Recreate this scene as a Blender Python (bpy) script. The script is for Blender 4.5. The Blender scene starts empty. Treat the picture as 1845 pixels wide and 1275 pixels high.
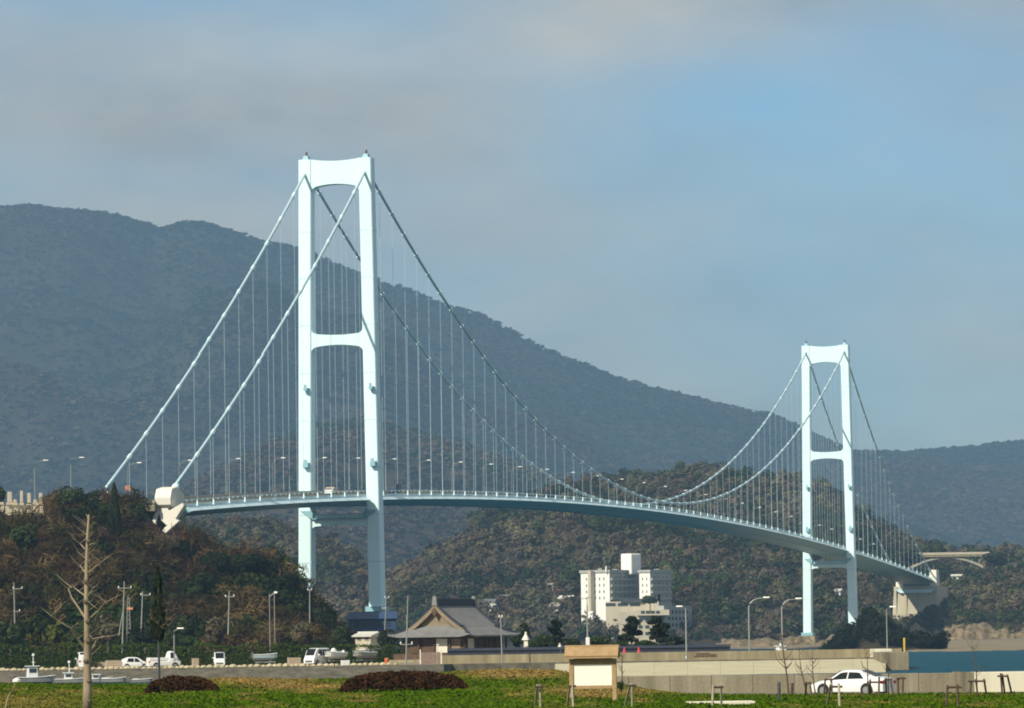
import bpy, math, random
import numpy as np
from mathutils import Vector, Matrix
random.seed(7); rng = np.random.default_rng(11)
SC = bpy.context.scene
COL = SC.collection

# ------------------------------------------------------------------ camera
F_PX, CX, CY = 9000.0, 922.5, 637.5          # focal length in photo pixels, photo centre
CAM_Z = 4.3
PITCH = math.atan(515.5 / F_PX); ROLL = math.radians(0.87)
_r0, _u0 = Vector((1, 0, 0)), Vector((0, -math.sin(PITCH), math.cos(PITCH)))
FW = Vector((0, math.cos(PITCH), math.sin(PITCH)))
RT = _r0 * math.cos(ROLL) - _u0 * math.sin(ROLL)
UP = _u0 * math.cos(ROLL) + _r0 * math.sin(ROLL)
CAM = Vector((0, 0, CAM_Z))
cam = bpy.data.cameras.new('camera'); camo = bpy.data.objects.new('camera', cam); COL.objects.link(camo)
camo.matrix_world = Matrix.Translation(CAM) @ Matrix((RT, UP, -FW)).transposed().to_4x4()
cam.sensor_width = 36.0; cam.lens = 36.0 * F_PX / 1845.0
cam.clip_start = 1.0; cam.clip_end = 60000.0
SC.camera = camo

# ------------------------------------------------------------------ sky and sun
SUN_DIR = Vector((-1.382, -1.527, 1.55)).normalized()      # towards the sun
SUN_EL = math.asin(SUN_DIR.z); SUN_AZ = math.atan2(SUN_DIR.x, SUN_DIR.y)
W = bpy.data.worlds.new('World'); SC.world = W; W.use_nodes = True
nt = W.node_tree; nd = nt.nodes; ln = nt.links
bg = nd['Background']; bg.inputs['Strength'].default_value = 0.12
sky = nd.new('ShaderNodeTexSky'); sky.sky_type = 'NISHITA'; sky.sun_disc = False
sky.sun_elevation = SUN_EL; sky.sun_rotation = SUN_AZ
sky.air_density = 1.0; sky.dust_density = 0.3; sky.ozone_density = 2.0
tc = nd.new('ShaderNodeTexCoord')
mp = nd.new('ShaderNodeMapping'); mp.inputs['Scale'].default_value = (1.0, 1.0, 2.6); mp.inputs['Location'].default_value = (-0.897, -1.974, -0.65)
ln.new(tc.outputs['Generated'], mp.inputs['Vector'])
n1 = nd.new('ShaderNodeTexNoise'); n1.inputs['Scale'].default_value = 7.5; n1.inputs['Detail'].default_value = 4; n1.inputs['Roughness'].default_value = 0.45
ln.new(mp.outputs['Vector'], n1.inputs['Vector'])
cr = nd.new('ShaderNodeValToRGB'); cr.color_ramp.elements[0].position = 0.25; cr.color_ramp.elements[1].position = 0.64
cr.color_ramp.elements[0].color = (0, 0, 0, 1); cr.color_ramp.elements[1].color = (1, 1, 1, 1)
ln.new(n1.outputs['Fac'], cr.inputs['Fac'])
# light and dark inside the cloud sheet
n2 = nd.new('ShaderNodeTexNoise'); n2.inputs['Scale'].default_value = 16; n2.inputs['Detail'].default_value = 6; n2.inputs['Roughness'].default_value = 0.55
ln.new(mp.outputs['Vector'], n2.inputs['Vector'])
cr2 = nd.new('ShaderNodeValToRGB'); cr2.color_ramp.elements[0].position = 0.3; cr2.color_ramp.elements[1].position = 0.72
cr2.color_ramp.elements[0].color = (2.75, 2.75, 2.55, 1); cr2.color_ramp.elements[1].color = (5.2, 4.6, 3.55, 1)
ln.new(n2.outputs['Fac'], cr2.inputs['Fac'])
# the clear sky, tempered the way a camera's blue is
mulc = nd.new('ShaderNodeMix'); mulc.data_type = 'RGBA'; mulc.blend_type = 'MULTIPLY'; mulc.inputs[0].default_value = 1.0
mulc.inputs[7].default_value = (0.43, 0.67, 0.84, 1)
ln.new(sky.outputs['Color'], mulc.inputs[6])
fac = nd.new('ShaderNodeMath'); fac.operation = 'MULTIPLY'; fac.inputs[1].default_value = 0.95
ln.new(cr.outputs['Color'], fac.inputs[0])
mx = nd.new('ShaderNodeMix'); mx.data_type = 'RGBA'
ln.new(fac.outputs[0], mx.inputs[0]); ln.new(mulc.outputs[2], mx.inputs[6]); ln.new(cr2.outputs['Color'], mx.inputs[7])
ln.new(mx.outputs[2], bg.inputs['Color'])

sun = bpy.data.lights.new('sun', 'SUN'); sun.energy = 5.0; sun.angle = math.radians(0.53); sun.color = (1.0, 0.92, 0.76)
suno = bpy.data.objects.new('sun', sun); COL.objects.link(suno)
suno.rotation_euler = SUN_DIR.to_track_quat('Z', 'Y').to_euler(); suno.location = (-300, -300, 400)
SC.view_settings.view_transform = 'Standard'; SC.view_settings.look = 'None'
SC.view_settings.exposure = 0.22; SC.view_settings.gamma = 1.0; SC.view_settings.use_curve_mapping = False
SC.cycles.use_denoising = True; SC.cycles.pixel_filter_type = 'BLACKMAN_HARRIS'; SC.cycles.filter_width = 1.9; SC.cycles.max_bounces = 6; SC.cycles.volume_bounces = 1
SC.cycles.diffuse_bounces = 3; SC.cycles.glossy_bounces = 3; SC.cycles.transmission_bounces = 4

# ------------------------------------------------------------------ photo pixel <-> place
def P(px, py, Y):
    d = FW + RT * ((px - CX) / F_PX) + UP * ((CY - py) / F_PX)
    return CAM + d * (Y / d.y)
def B(px, Y, z):
    zz = z - CAM_Z; cp, sp, cr_, sr = math.cos(PITCH), math.sin(PITCH), math.cos(ROLL), math.sin(ROLL)
    X = ((px - CX) / F_PX * (Y * cp + zz * sp) + (zz * cp - Y * sp) * sr) / cr_
    return Vector((X, Y, z))
def proj(v):
    d = Vector(v) - CAM; k = d.dot(FW)
    return CX + F_PX * d.dot(RT) / k, CY - F_PX * d.dot(UP) / k
def Zat(px, py, Y): return P(px, py, Y).z

# ------------------------------------------------------------------ numeric noise
def _h(ix, iy, s):
    n = (ix.astype(np.int64) * 374761393 + iy.astype(np.int64) * 668265263 + s * 974711) & 0x7fffffff
    n = ((n ^ (n >> 13)) * 1274126177) & 0x7fffffff
    return ((n ^ (n >> 16)) & 0xffff) / 65535.0
def vnoise(x, y, s=0):
    x = np.asarray(x, float); y = np.asarray(y, float)
    ix, iy = np.floor(x), np.floor(y); fx, fy = x - ix, y - iy
    fx = fx * fx * (3 - 2 * fx); fy = fy * fy * (3 - 2 * fy)
    a, b = _h(ix, iy, s), _h(ix + 1, iy, s); c, d = _h(ix, iy + 1, s), _h(ix + 1, iy + 1, s)
    return (a + (b - a) * fx) * (1 - fy) + (c + (d - c) * fx) * fy
def fbm(x, y, s=0, o=4):
    v, a, t = 0.0, 0.5, 0.0
    for k in range(o):
        v = v + a * vnoise(np.asarray(x) * 2 ** k, np.asarray(y) * 2 ** k, s + k); t += a; a *= 0.5
    return v / t

# ------------------------------------------------------------------ materials
MATS = {}
def mat(name, col, rough=0.7, var=0.12, scale=1.0, bump=0.0, bscale=None, metal=0.0, spec=0.4, col2=None, attr=False, coat=0.0, streak=False):
    if name in MATS: return MATS[name]
    m = bpy.data.materials.new(name); m.use_nodes = True; t = m.node_tree; b = t.nodes['Principled BSDF']
    b.inputs['Roughness'].default_value = rough; b.inputs['Metallic'].default_value = metal
    b.inputs['Specular IOR Level'].default_value = spec; b.inputs['Coat Weight'].default_value = coat
    co = t.nodes.new('ShaderNodeTexCoord'); mpn = t.nodes.new('ShaderNodeMapping')
    t.links.new(co.outputs['Object'], mpn.inputs['Vector'])
    if streak: mpn.inputs['Scale'].default_value = (1, 1, 0.12)
    nz = t.nodes.new('ShaderNodeTexNoise'); nz.inputs['Scale'].default_value = scale; nz.inputs['Detail'].default_value = 5; nz.inputs['Roughness'].default_value = 0.6
    t.links.new(mpn.outputs['Vector'], nz.inputs['Vector'])
    rmp = t.nodes.new('ShaderNodeValToRGB'); e = rmp.color_ramp.elements
    e[0].position, e[1].position = 0.3, 0.7
    c2 = col2 if col2 else tuple(min(1, c * (1 + var)) for c in col)
    c1 = col if col2 else tuple(c * (1 - var) for c in col)
    e[0].color = (*c1, 1); e[1].color = (*c2, 1)
    t.links.new(nz.outputs['Fac'], rmp.inputs['Fac'])
    out = rmp.outputs['Color']
    if attr:
        at = t.nodes.new('ShaderNodeAttribute'); at.attribute_name = 'Col'
        mm = t.nodes.new('ShaderNodeMix'); mm.data_type = 'RGBA'; mm.blend_type = 'MULTIPLY'; mm.inputs[0].default_value = 1
        t.links.new(at.outputs['Color'], mm.inputs[6]); t.links.new(out, mm.inputs[7]); out = mm.outputs[2]
    t.links.new(out, b.inputs['Base Color'])
    if bump:
        nb = t.nodes.new('ShaderNodeTexNoise'); nb.inputs['Scale'].default_value = bscale or scale * 6; nb.inputs['Detail'].default_value = 4
        t.links.new(co.outputs['Object'], nb.inputs['Vector'])
        bp = t.nodes.new('ShaderNodeBump'); bp.inputs['Strength'].default_value = min(1, bump); bp.inputs['Distance'].default_value = 0.1
        t.links.new(nb.outputs['Fac'], bp.inputs['Height']); t.links.new(bp.outputs['Normal'], b.inputs['Normal'])
    MATS[name] = m; return m

# ------------------------------------------------------------------ mesh helpers
class MB:
    def __init__(s): s.v = []; s.f = []
    def add(s, vs, fs):
        o = len(s.v); s.v += [tuple(p) for p in vs]; s.f += [tuple(i + o for i in f) for f in fs]; return s
    def box(s, c, d, rz=0.0, taper=1.0):
        cx, cy, cz = c; x, y, z = d[0] / 2, d[1] / 2, d[2] / 2; k = taper; cr_, sr = math.cos(rz), math.sin(rz)
        pts = [(-x, -y, -z), (x, -y, -z), (x, y, -z), (-x, y, -z), (-x * k, -y * k, z), (x * k, -y * k, z), (x * k, y * k, z), (-x * k, y * k, z)]
        return s.add([(cx + a * cr_ - b * sr, cy + a * sr + b * cr_, cz + e) for a, b, e in pts],
                     [(3, 2, 1, 0), (4, 5, 6, 7), (0, 1, 5, 4), (1, 2, 6, 5), (2, 3, 7, 6), (3, 0, 4, 7)])
    def tube(s, pts, rad, n=6, caps=True):
        pts = [Vector(p) for p in pts]; m = len(pts)
        if not hasattr(rad, '__len__'): rad = [rad] * m
        vs, fs = [], []
        for i, p in enumerate(pts):
            d = (pts[min(i + 1, m - 1)] - pts[max(i - 1, 0)]).normalized()
            a = d.cross(Vector((0, 0, 1)) if abs(d.z) < 0.9 else Vector((1, 0, 0))).normalized(); b = d.cross(a)
            for k in range(n):
                t = 2 * math.pi * k / n; vs.append(p + (a * math.cos(t) + b * math.sin(t)) * rad[i])
        for i in range(m - 1):
            for k in range(n): fs.append((i * n + k, i * n + (k + 1) % n, (i + 1) * n + (k + 1) % n, (i + 1) * n + k))
        if caps: fs += [tuple(range(n - 1, -1, -1)), tuple(range((m - 1) * n, m * n))]
        return s.add(vs, fs)
    def extrude(s, poly, vec):
        """closed 3-D polygon pushed along vec"""
        vec = Vector(vec); poly = [Vector(p) for p in poly]; n = len(poly)
        return s.add(poly + [p + vec for p in poly],
                     [tuple(range(n - 1, -1, -1)), tuple(range(n, 2 * n))] + [(i, (i + 1) % n, n + (i + 1) % n, n + i) for i in range(n)])
    def loft(s, secs, close=True, caps=True):
        n = len(secs[0]); vs = [p for q in secs for p in q]; fs = []
        for i in range(len(secs) - 1):
            for k in range(n if close else n - 1):
                fs.append((i * n + k, i * n + (k + 1) % n, (i + 1) * n + (k + 1) % n, (i + 1) * n + k))
        if caps: fs += [tuple(range(n - 1, -1, -1)), tuple(range((len(secs) - 1) * n, len(secs) * n))]
        return s.add(vs, fs)
    def lathe(s, prof, c=(0, 0, 0), n=10):
        secs = [[(c[0] + r * math.cos(2 * math.pi * k / n), c[1] + r * math.sin(2 * math.pi * k / n), c[2] + z) for k in range(n)] for r, z in prof]
        return s.loft(secs)
    def mesh(s, name):
        me = bpy.data.meshes.new(name); me.from_pydata(s.v, [], s.f); me.update()
        import bmesh
        bm = bmesh.new(); bm.from_mesh(me); bmesh.ops.recalc_face_normals(bm, faces=bm.faces); bm.to_mesh(me); bm.free()
        return me
    def build(s, name, material, parent=None, smooth=False, label=None):
        me = s.mesh(name)
        me.materials.append(material)
        if smooth:
            for p in me.polygons: p.use_smooth = True
        o = bpy.data.objects.new(name, me); COL.objects.link(o)
        if parent is not None: o.parent = parent
        if label: o['label'] = label
        return o
def bevel(o, w=0.03, seg=2):
    m = o.modifiers.new('bevel', 'BEVEL'); m.width = w; m.segments = seg; m.limit_method = 'ANGLE'; return o
def tag(o, label=None, cat=None, group=None, kind=None):
    if label: o['label'] = label
    if cat: o['category'] = cat
    if group: o['group'] = group
    if kind: o['kind'] = kind
    return o
def thing(name, label, cat, loc=(0, 0, 0), rz=0.0, group=None):
    o = bpy.data.objects.new(name, None); COL.objects.link(o); o.location = loc; o.rotation_euler = (0, 0, rz); o.empty_display_size = 0.3
    return tag(o, label, cat, group)
def copy_tree(o, parent=None):
    c = o.copy(); COL.objects.link(c); c.parent = parent
    for ch in list(o.children): copy_tree(ch, c)
    return c
def np_mesh(name, V, T, material, C=None, smooth=False):
    """numpy triangles/quads -> object; C per-vertex colour"""
    me = bpy.data.meshes.new(name); k = T.shape[1]
    me.vertices.add(len(V)); me.vertices.foreach_set('co', np.asarray(V, np.float32).ravel())
    me.loops.add(T.size); me.loops.foreach_set('vertex_index', T.astype(np.int32).ravel())
    me.polygons.add(len(T)); me.polygons.foreach_set('loop_start', np.arange(0, T.size, k, dtype=np.int32))
    me.polygons.foreach_set('loop_total', np.full(len(T), k, np.int32))
    if smooth: me.polygons.foreach_set('use_smooth', np.ones(len(T), bool))
    me.update(calc_edges=True); me.validate()
    if C is not None:
        a = me.color_attributes.new('Col', 'FLOAT_COLOR', 'POINT')
        a.data.foreach_set('color', np.concatenate([C, np.ones((len(C), 1))], 1).astype(np.float32).ravel())
    me.materials.append(material)
    o = bpy.data.objects.new(name, me); COL.objects.link(o); return o
def grid_mesh(name, X, Y, Z, material, C=None):
    r, c = X.shape; V = np.stack([X, Y, Z], -1).reshape(-1, 3)
    i = np.arange(r * c).reshape(r, c)
    T = np.stack([i[:-1, :-1], i[:-1, 1:], i[1:, 1:], i[1:, :-1]], -1).reshape(-1, 4)
    return np_mesh(name, V, T, material, C, smooth=True)

# ------------------------------------------------------------------ foliage clumps (prototypes as triangle soups)
def leaf_crown(n, size, kind='round', seed=0):
    r = np.random.default_rng(seed)
    if kind == 'pine':                     # flat pads at several heights
        pads = [(r.uniform(-.9, .9) * (1.05 - z), r.uniform(-.9, .9) * (1.05 - z), z, (.62 - .38 * z) * r.uniform(.7, 1.1)) for z in np.linspace(0.10, 0.96, 9)]
        pc = np.array(pads)[r.integers(0, len(pads), n)]
        th = r.uniform(0, 2 * np.pi, n); q = np.sqrt(r.uniform(0, 1, n))
        c = np.stack([pc[:, 0] + pc[:, 3] * q * np.cos(th), pc[:, 1] + pc[:, 3] * q * np.sin(th), pc[:, 2] + r.normal(0, .02, n) + .06 * (1 - q)], 1)
        c[:, :2] *= .5
    elif kind == 'cone':
        z = r.uniform(0, 1, n) ** 1.3; th = r.uniform(0, 2 * np.pi, n); q = np.sqrt(r.uniform(0.2, 1, n)) * (1.02 - z) ** .7 * .5 * np.minimum(1, .45 + 4 * z)
        c = np.stack([q * np.cos(th), q * np.sin(th), z], 1)
    elif kind == 'hedge':
        c = r.uniform(-.5, .5, (n, 3)); ax = r.integers(0, 3, n); c[np.arange(n), ax] = np.sign(c[np.arange(n), ax]) * r.uniform(.36, .5, n); c[:, 2] += .5
    else:
        nl = 9; lobes = r.normal(0, 1, (nl, 3)); lobes /= np.linalg.norm(lobes, axis=1)[:, None]; lobes *= r.uniform(.18, .32, (nl, 1)); lobes[:, 2] *= .8
        lr = r.uniform(.15, .25, nl); k = r.integers(0, nl, n)
        d = r.normal(0, 1, (n, 3)); d /= np.linalg.norm(d, axis=1)[:, None]
        c = lobes[k] + d * lr[k][:, None] * (r.uniform(0.45, 1, (n, 1)) ** .35); c[:, 2] += .5
    a = r.normal(0, 1, (n, 3)); a /= np.linalg.norm(a, axis=1)[:, None]
    if kind in ('round', 'hedge', 'cone'):          # leaves lie roughly along the surface of the crown, facing outwards
        out = c - np.array((0, 0, .42)); out = out * ((1, 1, .25) if kind == 'cone' else (1, 1, 1)); out /= np.linalg.norm(out, axis=1)[:, None] + 1e-6
        nn = out + r.normal(0, .42, (n, 3)); nn /= np.linalg.norm(nn, axis=1)[:, None]
        a = np.cross(nn, a); a /= np.linalg.norm(a, axis=1)[:, None]; b = np.cross(nn, a)
    else:
        b = np.cross(a, r.normal(0, 1, (n, 3))); b /= np.linalg.norm(b, axis=1)[:, None]
    s = size * r.uniform(.6, 1.4, (n, 1))
    if kind == 'twig': tri = np.stack([c - a * s * 1.6, c + a * s * 1.6, c + b * s * .28], 1)
    else: tri = np.stack([c - a * s, c + a * s * .6 + b * s * .8, c + a * s * .5 - b * s * .9], 1)
    shade = r.uniform(.8, 1.2, n)
    return tri.reshape(-1, 3), np.repeat(shade, 3)
PROTO = {
    'far': [leaf_crown(9, .33, 'round', i) for i in range(6)],
    'foot': [leaf_crown(26, .19, 'round', 10 + i) for i in range(6)],
    'mid': [leaf_crown(105, .085, 'round', 20 + i) for i in range(6)],
    'near': [leaf_crown(170, .08, 'round', 40 + i) for i in range(6)],
    'twig_mid': [leaf_crown(60, .15, 'twig', 60 + i) for i in range(5)],
    'twig_near': [leaf_crown(190, .10, 'twig', 80 + i) for i in range(5)],
}
def scatter(name, pos, wid, hgt, protos, cols, material, label=None, cat=None, kind='stuff'):
    """one joined mesh of many crowns"""
    pos = np.asarray(pos); n = len(pos); which = rng.integers(0, 1000, n); ang = rng.uniform(0, 2 * np.pi, n); Vs, Cs = [], []
    protos = np.asarray(protos)
    for p in np.unique(protos):
        for v, (tri, sh) in enumerate(PROTO[p]):
            k = np.where((protos == p) & (which % len(PROTO[p]) == v))[0]
            if len(k) == 0: continue
            ca, sa = np.cos(ang[k])[:, None], np.sin(ang[k])[:, None]; w = np.asarray(wid)[k][:, None]; h = np.asarray(hgt)[k][:, None]
            x = (tri[None, :, 0] * ca - tri[None, :, 1] * sa) * w + pos[k, 0][:, None]
            y = (tri[None, :, 0] * sa + tri[None, :, 1] * ca) * w + pos[k, 1][:, None]
            z = tri[None, :, 2] * h + pos[k, 2][:, None]
            Vs.append(np.stack([x, y, z], -1).reshape(-1, 3)); Cs.append((cols[k][:, None, :] * sh[None, :, None]).reshape(-1, 3))
    V = np.concatenate(Vs); C = np.concatenate(Cs)
    o = np_mesh(name, V, np.arange(len(V)).reshape(-1, 3), material, C)
    return tag(o, label, cat, kind=kind)

# ================================================================== SETTING
M_SEA = mat('sea_water', (0.0, 0.055, 0.085), rough=0.4, var=0.3, scale=0.15, spec=0.01)
def _waves(m):
    t = m.node_tree; b = t.nodes['Principled BSDF']
    co = t.nodes.new('ShaderNodeTexCoord'); mpn = t.nodes.new('ShaderNodeMapping'); mpn.inputs['Scale'].default_value = (0.5, 0.16, 1)
    t.links.new(co.outputs['Object'], mpn.inputs['Vector'])
    nz = t.nodes.new('ShaderNodeTexNoise'); nz.inputs['Scale'].default_value = 2.2; nz.inputs['Detail'].default_value = 6
    t.links.new(mpn.outputs['Vector'], nz.inputs['Vector'])
    bp = t.nodes.new('ShaderNodeBump'); bp.inputs['Strength'].default_value = 1.0; bp.inputs['Distance'].default_value = 0.9
    t.links.new(nz.outputs['Fac'], bp.inputs['Height']); t.links.new(bp.outputs['Normal'], b.inputs['Normal'])
_waves(M_SEA)
o = MB().add([(-3400, -500, 0), (3400, -500, 0), (3400, 12200, 0), (-3400, 12200, 0)], [(0, 1, 2, 3)]).build('sea', M_SEA)
tag(o, 'dark teal blue sea water beyond the seawall', 'sea', kind='structure')

M_FOL = mat('foliage', (0.9, 0.9, 0.9), rough=0.9, var=0.15, scale=0.35, spec=0.03, attr=True)
M_FOREST_FLOOR = mat('forest_floor', (0.030, 0.024, 0.015), rough=0.95, spec=0.1, col2=(0.055, 0.042, 0.024), scale=0.06, bump=0.6, bscale=0.4)
M_MOUNT = mat('mountain_ground', (0.024, 0.030, 0.016), rough=0.95, spec=0.02, col2=(0.040, 0.032, 0.020), scale=0.012, bump=0.6, bscale=0.12)

EVER = np.array([(0.030, 0.050, 0.018), (0.042, 0.062, 0.020), (0.022, 0.040, 0.018), (0.060, 0.070, 0.020), (0.035, 0.045, 0.020)])
BARE = np.array([(0.088, 0.072, 0.048), (0.102, 0.082, 0.052), (0.074, 0.062, 0.048), (0.112, 0.098, 0.052), (0.100, 0.068, 0.046), (0.080, 0.078, 0.042), (0.096, 0.086, 0.044)]) * 1.08
HBARE = np.array([(0.062, 0.046, 0.026), (0.085, 0.060, 0.030), (0.040, 0.034, 0.022), (0.120, 0.092, 0.042), (0.070, 0.040, 0.026), (0.055, 0.052, 0.018), (0.150, 0.115, 0.055)]) * np.array((.78, .70, .62))
DARK = np.array([(0.016, 0.026, 0.014), (0.020, 0.030, 0.016), (0.026, 0.032, 0.015)])

_crp, _srp, _cpp, _spp = math.cos(ROLL), math.sin(ROLL), math.cos(PITCH), math.sin(PITCH)
def Bx(px, Y, z):                                  # vector form of B().x
    zz = z - CAM_Z; return ((px - CX) / F_PX * (Y * _cpp + zz * _spp) + (zz * _cpp - Y * _spp) * _srp) / _crp
class Hill:
    def __init__(s, sil, Yf, Yr, Yb, zf, crown, seed, spur=0.25, power=0.85, fq=4.5):
        s.fq = fq
        pts = [P(a, b, Yr) for a, b in sil]
        s.xs = np.array([p.x for p in pts]); s.hs = np.array([p.z for p in pts]) - crown
        s.Yf, s.Yr, s.Yb, s.zf, s.seed, s.spur, s.power = Yf, Yr, Yb, zf, seed, spur, power
        s.L = (s.xs[-1] - s.xs[0])
    def ridge(s, X):
        h = np.interp(X, s.xs, s.hs)
        return h
    def z(s, X, Y):
        X = np.asarray(X, float); Y = np.asarray(Y, float)
        k = (Y - s.Yf) / (s.Yr - s.Yf); sc = (s.Yr - s.Yf)
        # perspective: the ridge line above a point sits on the same sight line
        Xr = X * (s.Yr / np.maximum(Y, 1)) * 0.6 + X * 0.4
        h = s.ridge(Xr) - s.zf
        kk = np.clip(k, 0, 1)
        p = kk ** s.power
        n = fbm(X / sc * s.fq + s.seed, Y / sc * s.fq * .5, s.seed, 4) - 0.5
        z = h * p + h * s.spur * 2.2 * n * kk * (1 - kk) * 2
        back = np.clip((k - 1) / max(1e-6, (s.Yb - s.Yr) / sc), 0, 1)
        z = z * (1 - 0.75 * back ** 1.5)
        return s.zf + np.where(k < 0, k * 8.0, z)
    def mesh(s, name, material, nx, ny, label, cat='hill', y0=None):
        xx = np.linspace(s.xs[0], s.xs[-1], nx); yy = np.linspace(s.Yf - (s.Yr - s.Yf) * 0.05, s.Yb, ny)
        X, Y = np.meshgrid(xx, yy); Z = s.z(X, Y)
        o = grid_mesh(name, X, Y, Z, material); return tag(o, label, cat, kind='structure')
    def sample(s, n, px0=-120, px1=1965, k0=0.0, k1=1.04, bias=1.0):
        Y = s.Yf + (k0 + (k1 - k0) * rng.uniform(0, 1, n) ** bias) * (s.Yr - s.Yf)
        px = rng.uniform(px0, px1, n)
        X = (px - CX) / F_PX * Y
        ok = (X > s.xs[0]) & (X < s.xs[-1]); X, Y = X[ok], Y[ok]
        return np.stack([X, Y, s.z(X, Y)], 1)
def hill_hit(px, py, hill):
    Y = np.linspace(hill.Yf, hill.Yr * 1.01, 400); p = [P(px, py, float(y)) for y in Y]
    z = hill.z(np.array([q.x for q in p]), Y)
    for q, zz in zip(p, z):
        if q.z <= zz: return Vector((q.x, q.y, zz))
    return p[-1]
def pick(pal, n, jit=0.15):
    c = pal[rng.integers(0, len(pal), n)]
    return c * rng.uniform(1 - jit, 1 + jit, (n, 1))
def wood(name, hill, n, w, h, pr_ever, pr_bare, ever_frac, label, px0=-120, px1=1965, k0=0.0, k1=1.04, seed=3, patch=60., ever=EVER, bare=BARE, keep=None, sv=(.6, 1.7), jit=.12):
    pos = hill.sample(n, px0, px1, k0, k1)
    if keep is not None: pos = pos[keep(pos)]
    m = len(pos)
    pf = fbm(pos[:, 0] / patch, pos[:, 1] / patch, seed, 3)
    isev = (pf + rng.normal(0, .07, m)) < np.quantile(pf, ever_frac)
    cols = np.where(isev[:, None], pick(ever, m, jit), pick(bare, m, jit))
    cols = cols * (.5 + 1.05 * fbm(pos[:, 0] / (patch * 1.3), pos[:, 1] / (patch * 1.3), seed + 40, 3))[:, None]
    ww = (sv[0] + (sv[1] - sv[0]) * rng.uniform(0, 1, m) ** 1.4) * w; hh = ww * rng.uniform(.7, 1.15, m) * h
    prot = [pr_ever if e else pr_bare for e in isev]
    pos = pos.copy(); pos[:, 2] -= 0.12 * hh
    return scatter(name, pos, ww, hh, prot, cols, M_FOL, label, 'woodland')

# far mountain on the left, falling to the right
H_MTN = Hill([(-700, 420), (-300, 395), (-120, 385), (0, 375), (80, 371), (190, 380), (250, 396), (290, 410), (320, 400), (360, 397), (400, 407), (450, 424), (540, 446), (600, 470), (680, 500), (740, 520), (800, 545), (860, 560), (900, 580), (980, 624), (1040, 645), (1100, 670), (1160, 690), (1240, 708), (1320, 728), (1390, 740), (1440, 765), (1530, 806), (1640, 850), (1800, 905), (2100, 990)],
             6000, 9600, 11200, 6, 5, 5, spur=0.55, power=0.95, fq=9)
H_MTN.mesh('mountain', M_MOUNT, 150, 90, 'big forested mountain, hazy blue, filling the left behind the bridge', 'mountain')
# far ridge at the right
H_FAR = Hill([(1100, 905), (1300, 850), (1420, 820), (1500, 808), (1560, 811), (1620, 812), (1680, 806), (1730, 803), (1780, 796), (1845, 792), (1950, 790), (2200, 800), (2600, 860)],
             6600, 10400, 11600, 6, 4, 9, spur=0.5, power=0.9, fq=8)
H_FAR.mesh('far_ridge', M_MOUNT, 90, 60, 'farthest hazy ridge behind the right end of the bridge', 'ridge')
# brown foothill in front of the mountain
H_FOOT = Hill([(-300, 960), (0, 930), (200, 900), (330, 870), (420, 830), (480, 790), (540, 770), (640, 745), (740, 765), (860, 800), (960, 840), (1080, 875), (1200, 905), (1400, 950), (1600, 990)],
              3700, 5600, 6300, 4, 6, 14, spur=0.5, power=0.9, fq=7)
H_FOOT.mesh('foothill', M_FOREST_FLOOR, 120, 60, 'brown wooded foothill under the big mountain, behind the near tower')
# green-brown hill behind the far tower
H_MID = Hill([(840, 930), (920, 905), (1000, 876), (1060, 858), (1110, 853), (1180, 853), (1250, 835), (1300, 837), (1345, 850), (1400, 857), (1450, 851), (1490, 872), (1540, 905), (1600, 948), (1640, 966), (1700, 985), (1760, 985), (1800, 985), (1845, 985), (1960, 980), (2200, 980)],
             2350, 2780, 3050, 4, 4, 21, spur=0.5, power=0.8, fq=6)
H_MID.mesh('wooded_hill', M_FOREST_FLOOR, 130, 60, 'green and brown wooded hill right behind the far tower')
# low brown hill across the strait, below the deck
H_LOW = Hill([(330, 1120), (460, 1100), (560, 1095), (640, 1075), (690, 1052), (730, 1022), (780, 988), (850, 958), (930, 938), (1010, 925), (1100, 935), (1200, 945), (1290, 965), (1380, 990), (1460, 1020), (1530, 1045), (1600, 1075), (1680, 1110), (1760, 1150), (1800, 1160)],
              2130, 2430, 2600, 2, 4, 33, spur=0.55, power=0.75, fq=6)
H_LOW.mesh('low_hill', M_FOREST_FLOOR, 130, 50, 'low brown wooded hill across the strait, under the deck behind the hotel')
# small ridge left of the tower, under the deck
H_LOW2 = Hill([(150, 980), (260, 950), (350, 935), (450, 930), (540, 945), (600, 970), (660, 1005), (720, 1050), (790, 1100), (840, 1130)],
              2200, 2480, 2650, 2, 4, 41, spur=0.5, power=0.8, fq=6)
H_LOW2.mesh('low_hill', M_FOREST_FLOOR, 90, 40, 'brown wooded hill across the strait seen between the near tower legs')
# right shore
H_SHORE = Hill([(1540, 1165), (1600, 1120), (1650, 1075), (1700, 1045), (1740, 1034), (1790, 1026), (1845, 1012), (1960, 1005), (2200, 1010), (2500, 1060)],
               2080, 2330, 2450, 5, 4, 52, spur=0.25, power=0.7)
H_SHORE.mesh('shore_hill', M_FOREST_FLOOR, 90, 50, 'brown hillside on the right shore beside the far anchorage')
# left headland carrying the near anchorage
HEAD_SIL = [(-500, 880), (-200, 885), (-60, 905), (20, 926), (80, 926), (110, 908), (180, 906), (230, 908), (262, 915), (290, 945), (320, 966), (345, 985), (400, 1000), (450, 1008), (490, 1022), (530, 1048), (560, 1085), (590, 1128), (615, 1160), (640, 1175)]
H_HEAD = Hill(HEAD_SIL, 830, 1012, 1260, 2.0, 1.0, 63, spur=0.42, power=0.75, fq=6)
H_HEAD.mesh('headland', M_FOREST_FLOOR, 120, 60, 'wooded headland on the left carrying the near end of the bridge', 'headland')
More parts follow.
